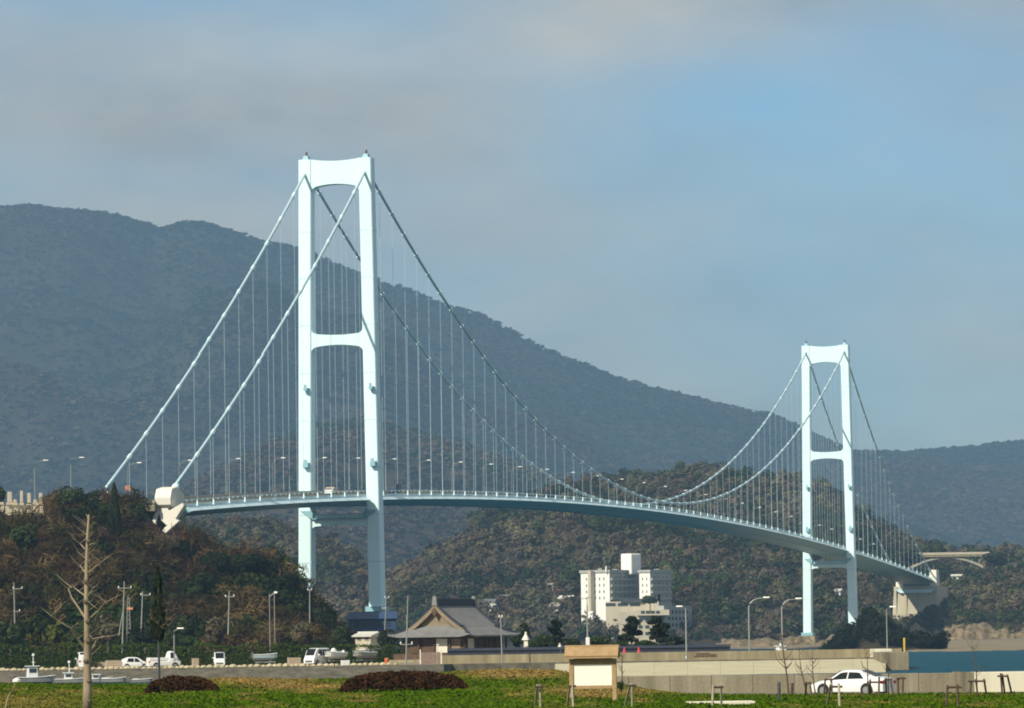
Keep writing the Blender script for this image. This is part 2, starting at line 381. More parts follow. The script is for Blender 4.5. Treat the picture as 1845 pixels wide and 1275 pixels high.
# dark spur under the far tower
H_SPUR = Hill([(1475, 1172), (1510, 1158), (1530, 1125), (1545, 1105), (1575, 1098), (1600, 1118), (1622, 1138), (1648, 1154), (1680, 1174)],
              1330, 1400, 1520, 0.8, 2.5, 71, spur=0.15, power=0.7)
H_SPUR.mesh('shore_spur', M_FOREST_FLOOR, 50, 30, 'dark wooded spur on the shore under the far tower', 'spur')

wood('mountain_woods', H_MTN, 64000, 10.5, .5, 'far', 'far', .6, 'hazy blue-green woods covering the big mountain', k0=.05, patch=420, seed=4, ever=EVER * .6, bare=BARE * np.array((.55, .48, .40)), jit=.08)
wood('ridge_woods', H_FAR, 16000, 11, .5, 'far', 'far', .5, 'hazy woods covering the farthest right ridge', px0=1300, k0=.25, patch=420, seed=6, ever=EVER * .6, bare=BARE * np.array((.55, .48, .40)), jit=.08)
wood('foothill_woods', H_FOOT, 13000, 9.5, .65, 'foot', 'foot', .25, 'brown leafless woods on the foothill behind the near tower', px0=-50, px1=1500, patch=160, seed=7, ever=EVER * .8, bare=BARE * np.array((.8, .7, .58)), jit=.1)
wood('hill_woods', H_MID, 4800, 7.0, .95, 'mid', 'mid', .52, 'mixed green and brown woods on the hill behind the far tower', px0=800, patch=55, seed=8)
wood('low_hill_woods', H_LOW, 3700, 6.8, .95, 'mid', 'mid', .30, 'brown winter woods on the low hill under the deck', px0=480, px1=1780, patch=45, seed=9)
wood('low_hill_woods', H_LOW2, 2400, 6.2, .9, 'mid', 'mid', .25, 'brown winter woods seen between the near tower legs', px0=200, px1=850, patch=45, seed=10)
wood('shore_woods', H_SHORE, 1700, 5.2, .9, 'mid', 'mid', .32, 'brown scrub and trees on the right shore hillside', px0=1540, px1=1960, k0=.03, patch=35, seed=12)
wood('spur_woods', H_SPUR, 300, 3.4, 1.1, 'near', 'near', .9, 'dark evergreen trees on the spur under the far tower', px0=1480, px1=1690, patch=25, seed=13, ever=DARK * .6, bare=DARK * .8)
def _clear(p):        # the graveyard and the anchorage stand clear of the trees
    q = np.array([proj(v) for v in p])
    g = (q[:, 0] < 85) & (q[:, 1] < 950) & (p[:, 1] > 960)
    a = (q[:, 0] > 255) & (q[:, 0] < 345) & (q[:, 1] < 985) & (p[:, 1] > 960)
    return ~(g | a)
wood('headland_woods', H_HEAD, 2000, 4.6, .95, 'near', 'twig_near', .30, 'brown and dark green winter woods on the left headland', px0=-120, px1=640, k0=-.02, k1=1.02, patch=20, seed=15, keep=_clear, ever=EVER * np.array((.62, .6, .4)), bare=HBARE, sv=(.45, 1.75), jit=.4)

_n = 90; _px = rng.uniform(1655, 1990, _n); _Y = rng.uniform(2062, 2085, _n); _z = rng.uniform(.5, 5.5, _n) * (fbm(_px / 40., _Y * 0, 91) * 1.6)
scatter('shore_shrubs', np.stack([(_px - CX) / F_PX * _Y, _Y, _z], 1), rng.uniform(3, 6, _n), rng.uniform(3, 6, _n), ['mid'] * _n, np.where(rng.uniform(0, 1, _n)[:, None] < .5, pick(EVER, _n), pick(BARE, _n)), M_FOL, 'scrub growing on the rocks of the right shore', 'scrub')
# rocky tan foreshore below the right bank
M_ROCK = mat('shore_rock', (0.06, 0.046, 0.026), rough=0.9, col2=(0.27, 0.205, 0.115), scale=0.5, bump=1.0, bscale=1.2)
def shore(name, px0, px1, Y, h0, h1, seed, label):
    n = 150; xs = np.linspace(px0, px1, n); rows = [(0, -0.5), (1.5, .12), (3, .2), (4, .45), (6, .6), (7, .8), (10, .9), (14, 1.0), (30, 1.02)]
    X = np.zeros((len(rows), n)); Yg = X.copy(); Z = X.copy()
    for j, (dy, f) in enumerate(rows):
        for i, px in enumerate(xs):
            yy = Y + dy + 9 * (float(fbm(px / 22., j * .5, seed, 5)) - .5)
            hh = (h0 + (h1 - h0) * float(fbm(px / 30., 0, seed + 3)))
            Z[j, i] = -0.6 if f < 0 else hh * f * (0.75 + .5 * float(fbm(px / 14., j * .9, seed + 5, 5)))
            X[j, i] = B(px, yy, Z[j, i]).x; Yg[j, i] = yy
    return tag(grid_mesh(name, X, Yg, Z, M_ROCK), label, 'shore', kind='structure')
shore('rocky_shore', 1640, 2050, 2058, 0.8, 12.0, 5, 'tan rocky shore at the foot of the right hillside')
shore('rocky_shore', 1300, 1560, 1905, 0.8, 6.0, 8, 'tan rocky shore around the foot of the far tower')

# tidal flat in front of the right shore
M_BEACH = mat('tidal_flat', (0.14, 0.11, 0.065), rough=0.9, col2=(0.27, 0.215, 0.13), scale=0.08, bump=0.4, bscale=0.5)
_bp = np.linspace(1290, 2150, 120); _bf = np.array([0, .004, .02, .1, .3, .6, 1.0]); BPX, BF = np.meshgrid(_bp, _bf)
_y0 = 1290 + 150 * (fbm(_bp / 60., _bp * 0, 77) - .5) + np.interp(_bp, [1290, 1540, 1650, 2150], [540, 470, 0, -60]); BY = _y0[None, :] + (2066 - _y0[None, :]) * BF
BZ = np.where(BF == 0, -.5, .05 + 1.9 * BF ** .8); tag(grid_mesh('beach', Bx(BPX, BY, BZ), BY, BZ, M_BEACH), 'tan tidal beach in front of the right shore', 'beach', kind='structure')

# ------------------------------------------------------------------ near park ground
def yh(px): return 1153 - (px - CX) * math.tan(ROLL)
_cx = [-400, 0, 120, 260, 400, 520, 640, 720, 840, 920, 1000, 1060, 1120, 1170, 1240, 1320, 1500, 1700, 1845, 2300]
_cy = [1240, 1230, 1231, 1231, 1220, 1222, 1221, 1215, 1207, 1205, 1206, 1216, 1231, 1241, 1249, 1250, 1249, 1248, 1246, 1240]
_fy = [1279, 1275, 1275, 1275, 1275, 1275, 1275, 1275, 1275, 1275, 1275, 1275, 1275, 1275, 1275, 1275, 1275, 1275, 1275, 1270]
def crestY(px): return float(np.interp(px, [1060, 1240], [292, 262]))
def projy(px, Y, z):
    X = Bx(px, Y, z); zz = z - CAM_Z; k = Y * _cpp + zz * _spp
    return CY - F_PX * ((zz * _cpp - Y * _spp) * _crp + X * _srp) / k
def Zpy(px, py, Y):                                # vector form of P().z
    a = (px - CX) / F_PX; b = (CY - py) / F_PX
    dz = _spp + a * (-_cpp * _srp) + b * _cpp * _crp; dy = _cpp + a * (_spp * _srp) + b * (-_spp * _crp)
    return CAM_Z + dz * Y / dy
def crest_v(px): return np.interp(px, [1060, 1240], [292, 262])
def ground_v(px, Y):
    px = np.asarray(px, float); Y = np.asarray(Y, float); yc = crest_v(px)
    zc = Zpy(px, np.interp(px, _cx, _cy), yc); zf = Zpy(px, 1275.0, 206.0); t = (Y - 206) / (yc - 206); b = 0.16 * (fbm(px / 60., Y / 14., 3) - .5)
    s_ = np.clip(t, 0, 1); s2 = s_ * s_ * (3 - 2 * s_); mid = zf + (zc - zf) * (.35 * s_ + .65 * s2) + b * (1 - s_ * .6)
    front = zf + b - .002 * (206 - Y)
    beyond = np.where(px > 1090, zc - .36 * np.clip((Y - yc) / 3, 0, 1), np.where(Y < yc + 20, zc - (Y - yc) * .16, zc - 3.2 - (Y - yc - 20) * .3))
    return np.where(t <= 0, front, np.where(t <= 1, mid, beyond))
def ground_z(px, Y): return float(ground_v(px, Y))
def ground_hit(px, py):
    Y = np.arange(199, crestY(px), 0.25); z = ground_v(np.full_like(Y, px), Y); y = projy(px, Y, z); k = int(np.argmin(np.abs(y - py)))
    return B(px, float(Y[k]), float(z[k]))
def dryness_v(px, Y):
    d = np.maximum(0, (fbm(px / 55., Y / 9., 17) - .55) * 2.4); py = projy(px, Y, ground_v(px, Y))
    for (x0, y0, rx, ry, a) in [(925, 1211, 95, 9, 1.5), (540, 1236, 85, 6, 1.3), (450, 1224, 90, 7, 1.3), (40, 1264, 110, 16, .6), (1095, 1246, 90, 6, 1.0), (1000, 1240, 60, 8, .5), (1070, 1252, 40, 6, .7)]:
        d = d + a * np.exp(-((px - x0) / rx) ** 2 - ((py - y0) / ry) ** 2)
    return np.clip(d, 0, 1)
pxs = np.linspace(-900, 2750, 260)
Ys = np.concatenate([[-20, 30, 80, 120, 150, 175, 190], np.linspace(200, 296, 64), [300, 304, 308, 312, 318, 326]])
PX, Yg = np.meshgrid(pxs, Ys); Z = ground_v(PX, np.maximum(Yg, 196)); X = np.where(Yg >= 196, Bx(PX, Yg, Z), Bx(PX, 196.0, Z))
G1, G2 = np.array((0.062, 0.118, 0.002)), np.array((0.27, 0.195, 0.065))
D = dryness_v(PX, np.maximum(Yg, 196))[..., None]; CC = G1 * (1 - D) + G2 * D
CC = np.where(((PX > 1100) & (Yg > crest_v(PX) + 1.5))[..., None], np.array((.28, .25, .2)), CC)
M_GRASS = mat('park_grass', (0.75, 0.75, 0.75), rough=0.95, var=0.18, scale=1.2, bump=0.5, bscale=4, spec=0.02, attr=True)
o = grid_mesh('park_ground', X, Yg, Z, M_GRASS, CC.reshape(-1, 3)); tag(o, 'green park grass with dry tan patches in the foreground', 'grass', kind='structure')
# grass tufts
NT = 60000
gp = rng.uniform(-60, 1905, NT); gy = 199 + (rng.uniform(0, 1, NT) ** .8) * 95; ok = gy < crest_v(gp) + .5; gp, gy = gp[ok], gy[ok]; NT = len(gp)
gz = ground_v(gp, gy); gx = Bx(gp, gy, gz); D = dryness_v(gp, gy)[:, None]
clump = fbm(gp / 14., gy / 2.6, 29, 3)[:, None]
C3 = (G1 * (1 - D) + G2 * D) * rng.uniform(.85, 1.15, (NT, 1)) * (.7 + .55 * clump) * np.concatenate([rng.uniform(.85, 1.25, (NT, 1)), np.ones((NT, 1)), rng.uniform(.7, 1.1, (NT, 1))], 1)
hg = rng.uniform(.03, .085, NT) * (.6 + .9 * clump[:, 0]); w = rng.uniform(.06, .16, NT); a = rng.uniform(0, 6.28, NT); lx, ly = rng.uniform(-.09, .09, NT), rng.uniform(-.09, .09, NT)
V = np.stack([np.stack([gx - np.cos(a) * w, gy - np.sin(a) * w, gz - .03], 1), np.stack([gx + np.cos(a) * w, gy + np.sin(a) * w, gz - .03], 1), np.stack([gx + lx, gy + ly, gz + hg], 1)], 1).reshape(-1, 3)
o = np_mesh('grass_tufts', V, np.arange(len(V)).reshape(-1, 3), M_FOL, np.repeat(C3, 3, axis=0)); tag(o, 'short grass tufts on the park lawn', 'grass', kind='stuff')
# concrete path slab in the grass at the bottom
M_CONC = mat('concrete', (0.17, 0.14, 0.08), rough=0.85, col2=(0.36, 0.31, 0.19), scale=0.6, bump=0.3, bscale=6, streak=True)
M_CONC_D = mat('old_and_shaded_concrete', (0.10, 0.085, 0.055), rough=0.9, col2=(0.27, 0.235, 0.155), scale=0.8, bump=0.4, bscale=5, streak=True)
M_CONC_W = mat('pale_concrete', (0.58, 0.54, 0.41), rough=0.8, col2=(0.72, 0.68, 0.54), scale=0.4, bump=0.2, bscale=5, streak=True)
c_ = ground_hit(1298, 1267); a_, b_ = B(1238, c_.y, c_.z), B(1358, c_.y, c_.z)
s = MB(); ang = .04
s.box((c_.x, c_.y + .5, c_.z + .0), ((b_ - a_).length, 2.4, .22), ang)
tag(bevel(s.build('path_slab', M_CONC_W)), 'pale concrete slab lying in the grass at the bottom right', 'path', kind='structure')

# ------------------------------------------------------------------ quay land on the left and centre
M_QUAY = mat('quay_ground', (0.17, 0.145, 0.10), rough=0.92, col2=(0.30, 0.26, 0.175), scale=0.15, bump=0.4, bscale=3)
ql = MB(); rv = MB()
QZ = 1.5
edge = [(-900, 622), (0, 620), (400, 620), (700, 620), (800, 624), (815, 628), (1637, 630)]
front = [B(px, Y, QZ) for px, Y in edge]; back = [B(1637, 665, QZ), B(1330, 760, QZ), B(1250, 900, QZ), B(700, 960, QZ), B(640, 1000, QZ), B(-900, 1000, QZ)]
poly = front + back
ql.add(poly, [tuple(range(len(poly)))])
for i in range(len(front) - 1):      # sloping stone revetment down into the basin
    a_, b_ = front[i], front[i + 1]; k = 9 if i < 4 else 0.4
    rv.add([a_, b_, b_ + Vector((0, -k, -2.6)), a_ + Vector((0, -k, -2.6))], [(3, 2, 1, 0)])
a_, b_ = B(1637, 630, QZ), B(1637, 665, QZ); ql.add([a_, b_, b_ - Vector((0, 0, 2.6)), a_ - Vector((0, 0, 2.6))], [(0, 1, 2, 3)])
for i in range(len(back) - 2):
    a_, b_ = back[i], back[i + 1]; ql.add([a_, b_, b_ - Vector((0, 0, 2.6)), a_ - Vector((0, 0, 2.6))], [(0, 1, 2, 3)])
tag(rv.build('revetment', mat('revetment_stone', (.055, .05, .036), rough=.95, col2=(.15, .135, .095), scale=.9, bump=.8, bscale=3)), 'sloping grey stone revetment below the quay edge', 'revetment', kind='structure')
tag(ql.build('quay', M_QUAY), 'harbour quay of grey stone where vans and boats are parked', 'quay', kind='structure')

# ================================================================== SUSPENSION BRIDGE
Y1, Y2 = 1217.0, 1948.0
T1 = B(614, Y1, 41.0); T2 = B(1494, Y2, 41.0)
AX = Vector((T2.x - T1.x, T2.y - T1.y, 0)); SPAN = AX.length; AX.normalize(); TR = Vector((AX.y, -AX.x, 0))
BRZ = -math.atan2(AX.x, AX.y)
ORG = Vector((T1.x, T1.y, 0))
def br(t, L, z): return ORG + TR * t + AX * L + Vector((0, 0, z))
def solveL(px, t, z, lo, hi):
    for _ in range(50):
        m = (lo + hi) / 2
        if proj(br(t, m, z))[0] < px: lo = m
        else: hi = m
    return (lo + hi) / 2
CT = 7.55                                      # half the distance between the cables
def solvez(py, t, L):
    lo, hi = -20, 220
    for _ in range(50):
        m = (lo + hi) / 2
        if proj(br(t, L, m))[1] > py: lo = m
        else: hi = m
    return (lo + hi) / 2
L_END = solveL(1650, 0, 33, SPAN + 100, SPAN + 450); L_BEG = solveL(262, 0, 35, -260, -60)
print('span', SPAN, 'side spans', L_BEG, L_END - SPAN, 'heading', math.degrees(BRZ))
# deck profile through measured heights of the near edge
_dl, _dpy = [], []
for px, py in [(345, 905), (420, 904.5), (500, 904), (560, 902), (730, 896), (850, 896), (950, 898), (1050, 901), (1150, 909), (1250, 923), (1350, 945), (1440, 970), (1560, 1002), (1620, 1022), (1680, 1043)]:
    L = solveL(px, 7.5, 42, -300, SPAN + 400); _dl.append(L); _dpy.append(solvez(py - 3, 7.5, L))
_co = np.polyfit(_dl, _dpy, 3)
print('deck', [(round(a), round(b, 1), round(float(np.polyval(_co, a)), 1)) for a, b in zip(_dl, _dpy)])
def deck_z(L):
    return float(np.polyval(_co, L))
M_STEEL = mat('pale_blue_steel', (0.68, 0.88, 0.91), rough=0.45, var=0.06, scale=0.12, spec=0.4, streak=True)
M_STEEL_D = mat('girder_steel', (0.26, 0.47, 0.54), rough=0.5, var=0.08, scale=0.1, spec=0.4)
M_CABLE = mat('cable_steel', (0.46, 0.62, 0.68), rough=0.5, var=0.05, scale=1)
M_GALV = mat('galvanised_steel', (0.26, 0.275, 0.26), rough=0.5, var=0.08, scale=2, metal=0.2)
M_WHITE = mat('white_paint', (0.80, 0.80, 0.76), rough=0.4, var=0.03, scale=1)
M_ASPH = mat('asphalt', (0.05, 0.05, 0.05), rough=0.9, var=0.2, scale=2)
M_DARKM = mat('dark_metal', (0.05, 0.055, 0.06), rough=0.6, var=0.1, scale=2)
bridge = thing('suspension_bridge', 'pale blue suspension bridge with two portal towers spanning the strait', 'bridge', ORG, BRZ)

def leg_t(z): return 8.75 - (z - 20) / 102 * 1.2
def fillet_beam(z_lo, z_hi, sag, arch, fil, half, dep, inset=0.08):
    """portal beam in (t, z) with concave top, arched soffit and filleted corners; half(z) gives the inner leg face"""
    N = 26; top, bot = [], []
    for i in range(N + 1):
        u = -1 + 2 * i / N
        def edge(zc, sgn, bow):
            e = 1 - abs(u); w = half(zc)
            k = max(0, 1 - e * w / fil); f = fil * 0.9 * (1 - math.sqrt(max(0, 1 - k * k)))
            return zc + bow * (1 - u * u) + sgn * f
        zt = edge(z_hi, 1 if fil_top else 0, -sag) ; zb = edge(z_lo, -1, arch)
        top.append((u * (half(zt) + .25), zt)); bot.append((u * (half(zb) + .25), zb))
    poly = [Vector((t, -dep / 2, z)) for t, z in bot] + [Vector((t, -dep / 2, z)) for t, z in reversed(top)]
    m = MB(); n = N + 1
    vs = [(t, -dep / 2, z) for t, z in bot] + [(t, -dep / 2, z) for t, z in top]; vs += [(a, dep / 2, c) for a, b, c in vs]
    fs = []
    for i in range(N):
        fs += [(i, i + 1, n + i + 1, n + i), (2 * n + i + 1, 2 * n + i, 3 * n + i, 3 * n + i + 1), (n + i, n + i + 1, 3 * n + i + 1, 3 * n + i), (i + 1, i, 2 * n + i, 2 * n + i + 1)]
    fs += [(0, n, 3 * n, 2 * n), (N, 2 * n + N, 3 * n + N, n + N)]
    return m.add(vs, fs)
M_SEAM = mat('steel_splice', (.52, .70, .74), rough=.5, var=.08, scale=1)
fil_top = True
def make_tower(L, pxs, ys, zbase, name_lab):
    """ys: photo rows of top, portal soffit, middle beam top/bottom"""
    global fil_top
    tow = bpy.data.objects.new('tower', None); COL.objects.link(tow); tow.parent = bridge; tow.location = (0, L, 0); tow['label'] = name_lab
    zt = solvez(ys[0], 0, L - 2); zp = solvez(ys[1], 0, L - 2); zm1 = solvez(ys[2], 0, L - 2); zm0 = solvez(ys[3], 0, L - 2)
    dz = deck_z(L); hw = 1.6
    for sg in (-1, 1):
        secs = []
        for z in (zbase[0 if sg < 0 else 1], dz - 6, dz, zm0, zm1, zp, zt):
            c = sg * leg_t(z); d = 2.35 - 0.5 * (z / 125)
            ch = 0.22
            secs.append([(c - hw, -d + ch, z), (c - hw + ch, -d, z), (c + hw - ch, -d, z), (c + hw, -d + ch, z), (c + hw, d - ch, z), (c + hw - ch, d, z), (c - hw + ch, d, z), (c - hw, d - ch, z)])
        leg = MB().loft(secs).build('leg', M_STEEL, tow)
        for zz in np.arange(zbase[0] + 14, zt - 8, 11.5):      # field splices
            c = sg * leg_t(zz); d = 2.35 - .5 * (zz / 125); MB().box((c, 0, zz), (2 * hw + .05, 2 * d + .05, .22)).build('splice_band', M_SEAM, leg)
        # saddle housing, beacon on the top
        c = sg * leg_t(zt)
        MB().box((c, 0, zt + .5), (1.5, 2.6, 1.0), taper=.7).build('saddle', M_STEEL_D, leg)
        MB().lathe([(.22, 0), (.3, .2), (.3, .8), (.1, 1.1)], (c, 0, zt + 1.0), 8).build('beacon', mat('beacon_brown', (.13, .08, .07), rough=.5), leg)
        # small inspection brackets on the face towards the camera
        for zz, s_ in ((dz + 26 if L < 100 else dz + 24, 1.0), (dz + 7.5, 1.5)):
            c = sg * leg_t(zz) + .5
            m = MB(); m.box((c, -2.9, zz), (.9 * s_, 1.3, .7 * s_)); m.tube([(c, -2.2, zz - 1.1), (c, -3.3, zz - .3)], .12, 5); m.box((c - .1, -3.2, zz + .75), (.5 * s_, .5, .8 * s_))
            m.build('inspection_bracket', M_STEEL_D, leg)
        # base plate and concrete footing
        zb = zbase[0 if sg < 0 else 1]
        MB().box((sg * leg_t(zb), 0, zb + .5), (4.6, 6.2, 1.2)).build('base_plate', M_STEEL_D, leg)
        MB().box((sg * leg_t(zb), 0, zb / 2 - 2), (7, 9, zb + 3.6), taper=.92).build('footing', M_CONC, leg)
    half = lambda z: leg_t(z) - hw
    fil_top = False; fillet_beam(zp, zt, 0.55, 0.9, 1.6, half, 3.3).build('portal_beam', M_STEEL, tow, label='deep curved beam joining the tower tops')
    fil_top = True; fillet_beam(zm0, zm1, 0.5, 0.75, 1.5, half, 3.5).build('middle_beam', M_STEEL, tow, label='cross beam half way up the tower')
    fil_top = True; fillet_beam(dz - 7.6, dz - 4.4, 0.1, 0.5, 1.2, half, 3.4).build('lower_beam', M_STEEL, tow, label='cross beam under the deck')
    m = MB()
    for sg in (-1, 1):
        m.extrude([(sg * 9.6, -2.6, dz - 3.6), (sg * 6.4, -2.6, dz - 3.6), (sg * 6.4, -2.6, dz - 5.4), (sg * 7.2, -2.6, dz - 5.4)], (0, .5, 0))
    m.box((0, -2.35, dz - 5.6), (13.4, 1.1, .22))
    for t in np.linspace(-6.6, 6.6, 12): m.tube([(t, -2.85, dz - 5.5), (t, -2.85, dz - 4.5)], .05, 4)
    m.tube([(-6.7, -2.85, dz - 4.5), (6.7, -2.85, dz - 4.5)], .06, 4)
    m.build('walkway', M_STEEL_D, tow)
    return zt
z_t1 = make_tower(0.0, None, (286, 338, 600, 627), (10.0, 12.0), 'near pale blue portal tower')
z_t2 = make_tower(SPAN, None, (622.5, 655, 811, 828), (4.6, 6.0), 'far pale blue portal tower')

# --- cables
zs1 = solvez(306, 0, 0); zs2 = solvez(632, 0, SPAN)
zmid = deck_z(SPAN / 2 + 15) + 2.3
def main_z(L):
    u = L / SPAN
    return zs1 * (1 - u) + zs2 * u - 4 * ((zs1 + zs2) / 2 - zmid) * u * (1 - u)
LA = solveL(320, CT, 38, -260, -60); zA = solvez(874, CT, LA)
LA2 = solveL(187, -CT, 38, -260, -60); zA2 = solvez(880, -CT, LA2)
print('anchor L', LA, LA2, zA, zA2, 'tower tops', z_t1, z_t2, 'saddles', zs1, zs2, 'mid', zmid)
LA = (LA + LA2) / 2 if abs(LA - LA2) < 25 else LA
LB = L_END + 2; zB = deck_z(LB) + 1.0
def side1_z(L):
    u = (L - LA) / (0 - LA); return zA * (1 - u) + zs1 * u - 4 * 3.4 * u * (1 - u)
def side2_z(L):
    u = (L - SPAN) / (LB - SPAN); return zs2 * (1 - u) + zB * u - 4 * 8.0 * u * (1 - u)
def cable_z(L): return side1_z(L) if L < 0 else (main_z(L) if L <= SPAN else side2_z(L))
HS = SPAN / 60.0
h_Ls = [k * HS for k in range(1, 60)] + [-k * HS for k in range(1, 30) if -k * HS > LA + 5] + [SPAN + k * HS for k in range(1, 40) if SPAN + k * HS < LB - 6]
hm_cache = {}
for sg in (-1, 1):
    Ls = list(np.linspace(LA, 0, 26)) + list(np.linspace(0, SPAN, 90))[1:] + list(np.linspace(SPAN, LB, 40))[1:]
    cab = MB().tube([(sg * CT, L, cable_z(L)) for L in Ls], .33, 8).build('main_cable', M_CABLE, bridge, smooth=True)
    for L in h_Ls:
        zc, zd = cable_z(L), deck_z(L) - 0.2
        d = Vector((0, 1.0, (cable_z(L + 1) - cable_z(L - 1)) / 2)).normalized()
        MB().tube([Vector((sg * CT, L, zc)) - d * .9, Vector((sg * CT, L, zc)) + d * .9], .47, 6).build('cable_band', M_STEEL, cab)
        if zc - zd > 1.2:
            ho = MB().tube([(sg * CT, L, zd), (sg * CT, L, zc - .3)], .042, 5).build('hanger', M_CABLE, bridge)
            MB().box((sg * CT, L, zd + .55), (.34, .5, 1.1), taper=.6).build('hanger_socket', M_STEEL, ho)

# --- deck girder: flat box with fairings, cut back where it passes between the tower legs
def girder(L0, L1, tip, name='girder'):
    n = max(2, int((L1 - L0) / 12)); secs = []
    for L in np.linspace(L0, L1, n):
        z = deck_z(L)
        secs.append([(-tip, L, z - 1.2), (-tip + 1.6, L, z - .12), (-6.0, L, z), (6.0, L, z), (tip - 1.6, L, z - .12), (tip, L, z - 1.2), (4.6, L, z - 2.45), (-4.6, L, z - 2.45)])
    return MB().loft(secs).build(name, M_STEEL_D, bridge)
gap = 3.2
LEFT_END = solveL(340, 7.5, 36, -300, -50)
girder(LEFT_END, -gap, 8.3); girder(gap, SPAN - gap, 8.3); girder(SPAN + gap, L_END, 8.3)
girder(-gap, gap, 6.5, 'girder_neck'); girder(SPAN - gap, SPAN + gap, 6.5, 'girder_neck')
def strip(L0, L1, t, w, z0, z1, step=12.0):
    n = max(2, int((L1 - L0) / step)); secs = []
    for L in np.linspace(L0, L1, n):
        z = deck_z(L); secs.append([(t - w / 2, L, z + z0), (t + w / 2, L, z + z0), (t + w / 2, L, z + z1), (t - w / 2, L, z + z1)])
    return MB().loft(secs)
strip(LEFT_END, L_END, 0, 9.6, .004, .05).build('road_surface', M_ASPH, bridge)
M_PARA = mat('barrier_paint', (0.50, 0.44, 0.34), rough=.7, var=.12, scale=.4)
for sg in (-1, 1):
    strip(LEFT_END, L_END, sg * 5.3, .25, .0, 1.35 if sg < 0 else .35).build('parapet', M_PARA, bridge)
    m = strip(LEFT_END, L_END, sg * 5.3, .1, 1.05, 1.15)
    for L in np.arange(LEFT_END + 2, L_END, 4.0):
        z = deck_z(L); m.box((sg * 5.3, L, z + .95), (.1, .12, .4))
    m.build('handrail', M_STEEL, bridge)
# gusset of the stiffening edge: a pale rail along the fairing
for sg in (-1, 1):
    m = strip(LEFT_END, -gap, sg * 6.9, .3, -.2, .18); m2 = strip(gap, SPAN - gap, sg * 6.9, .3, -.2, .18); m3 = strip(SPAN + gap, L_END, sg * 6.9, .3, -.2, .18)
    m.add(m2.v, m2.f); m.add(m3.v, m3.f); m.build('edge_rail', M_STEEL, bridge)
def fairing(L0, L1, sg):
    n = max(2, int((L1 - L0) / 12)); secs = []
    for L in np.linspace(L0, L1, n):
        z = deck_z(L); secs.append([(sg * 6.62, L, z - .1), (sg * 6.7, L, z - .02), (sg * 8.36, L, z - 1.16), (sg * 8.3, L, z - 1.24)])
    return MB().loft(secs).build('fairing', M_STEEL, bridge)
for sg in (-1, 1):
    fairing(LEFT_END, -gap, sg); fairing(gap, SPAN - gap, sg); fairing(SPAN + gap, L_END, sg)
# maintenance gantry rails under the girder
m = MB()
for t in (-4.2, 4.2):
    m.tube([(t, L, deck_z(L) - 2.6) for L in np.linspace(gap, SPAN - gap, 60)], .14, 4)
m.build('gantry_rail', M_STEEL_D, bridge)

# --- lamps standing along the far edge of the deck
def make_lamp(name, label, h, arm, cat='street lamp', group=None, r=.09, headlen=.9, curve=True, material=None, headmat=None):
    t = thing(name, label, cat, group=group)
    pts = [(0, 0, 0), (0, 0, h * .82)]
    if curve:
        for k in range(1, 7):
            a = k / 6 * math.pi / 2; pts.append((arm * (1 - math.cos(a)) * .75, 0, h * .82 + h * .18 * math.sin(a)))
        pts.append((arm, 0, h + .04))
    else: pts += [(0, 0, h), (arm, 0, h + .25)]
    n = len(pts)
    MB().tube(pts, [r * (1.25 - .7 * i / (n - 1)) for i in range(n)], 6).build('pole', material or M_GALV, t)
    MB().loft([[(arm - .1 + dx, y * w, h + zz + (.28 if not curve else .04)) for y, zz in ((-.17, 0), (.17, 0), (.12, .16), (-.12, .16))] for dx, w in ((0, .5), (headlen * .4, 1), (headlen, .8))]).build('lamp_head', headmat or M_WHITE, t)
    MB().lathe([(r * 2.2, 0), (r * 2.2, .12), (r * 1.4, .35)], (0, 0, 0), 8).build('base', material or M_GALV, t)
    return t
ORD = ['first', 'second', 'third', 'fourth', 'fifth', 'sixth', 'seventh', 'eighth', 'ninth', 'tenth', 'eleventh', 'twelfth', 'thirteenth', 'fourteenth', 'fifteenth', 'sixteenth', 'seventeenth', 'eighteenth', 'nineteenth', 'twentieth', 'twenty-first', 'twenty-second', 'twenty-third', 'twenty-fourth', 'twenty-fifth', 'twenty-sixth', 'twenty-seventh', 'twenty-eighth', 'twenty-ninth', 'thirtieth', 'thirty-first', 'thirty-second', 'thirty-third', 'thirty-fourth']
heads = [(247, 820), (339, 820), (426, 821.5), (507, 822), (582, 823), (643, 824), (709, 826), (770, 827), (828, 830), (883, 833), (935, 837), (984, 842), (1031, 847), (1076, 852), (1119, 858), (1159, 865), (1197, 872), (1234, 878), (1270, 886), (1305, 894), (1336, 902), (1367, 910), (1396, 919), (1424, 927), (1450, 935), (1475, 943), (1497, 951), (1548, 969), (1572, 977)]
proto = None; k = 0
for px, py in heads:
    t0 = -3.6
    L = solveL(px, t0, 50, -260, SPAN + 350)
    if proto is None: proto = make_lamp('bridge_lamp', '', 9.2, 2.2, 'street lamp', 'lamps along the bridge deck', r=.06, headlen=1.0); o = proto
    else: o = copy_tree(proto)
    o.location = br(t0 - 2.2, L, deck_z(L) + .04); o.rotation_euler = (0, 0, BRZ)
    o['label'] = 'white headed lamp post on the bridge deck, %s counting from the left end' % ORD[k]; k += 1
# lamps of the road on the headland left of the bridge
for px, py, lab in ((71, 831, 'tall lamp post on the headland road above the gravestones'), (136, 826, 'tall lamp post on the headland road above the round evergreen')):
    z0 = Zat(px, 905, 1100); o = make_lamp('road_lamp', lab, Zat(px, py, 1100) - z0, 2.0, 'street lamp', r=.11, headlen=1.1, curve=False); o.location = B(px - 8, 1100, z0)

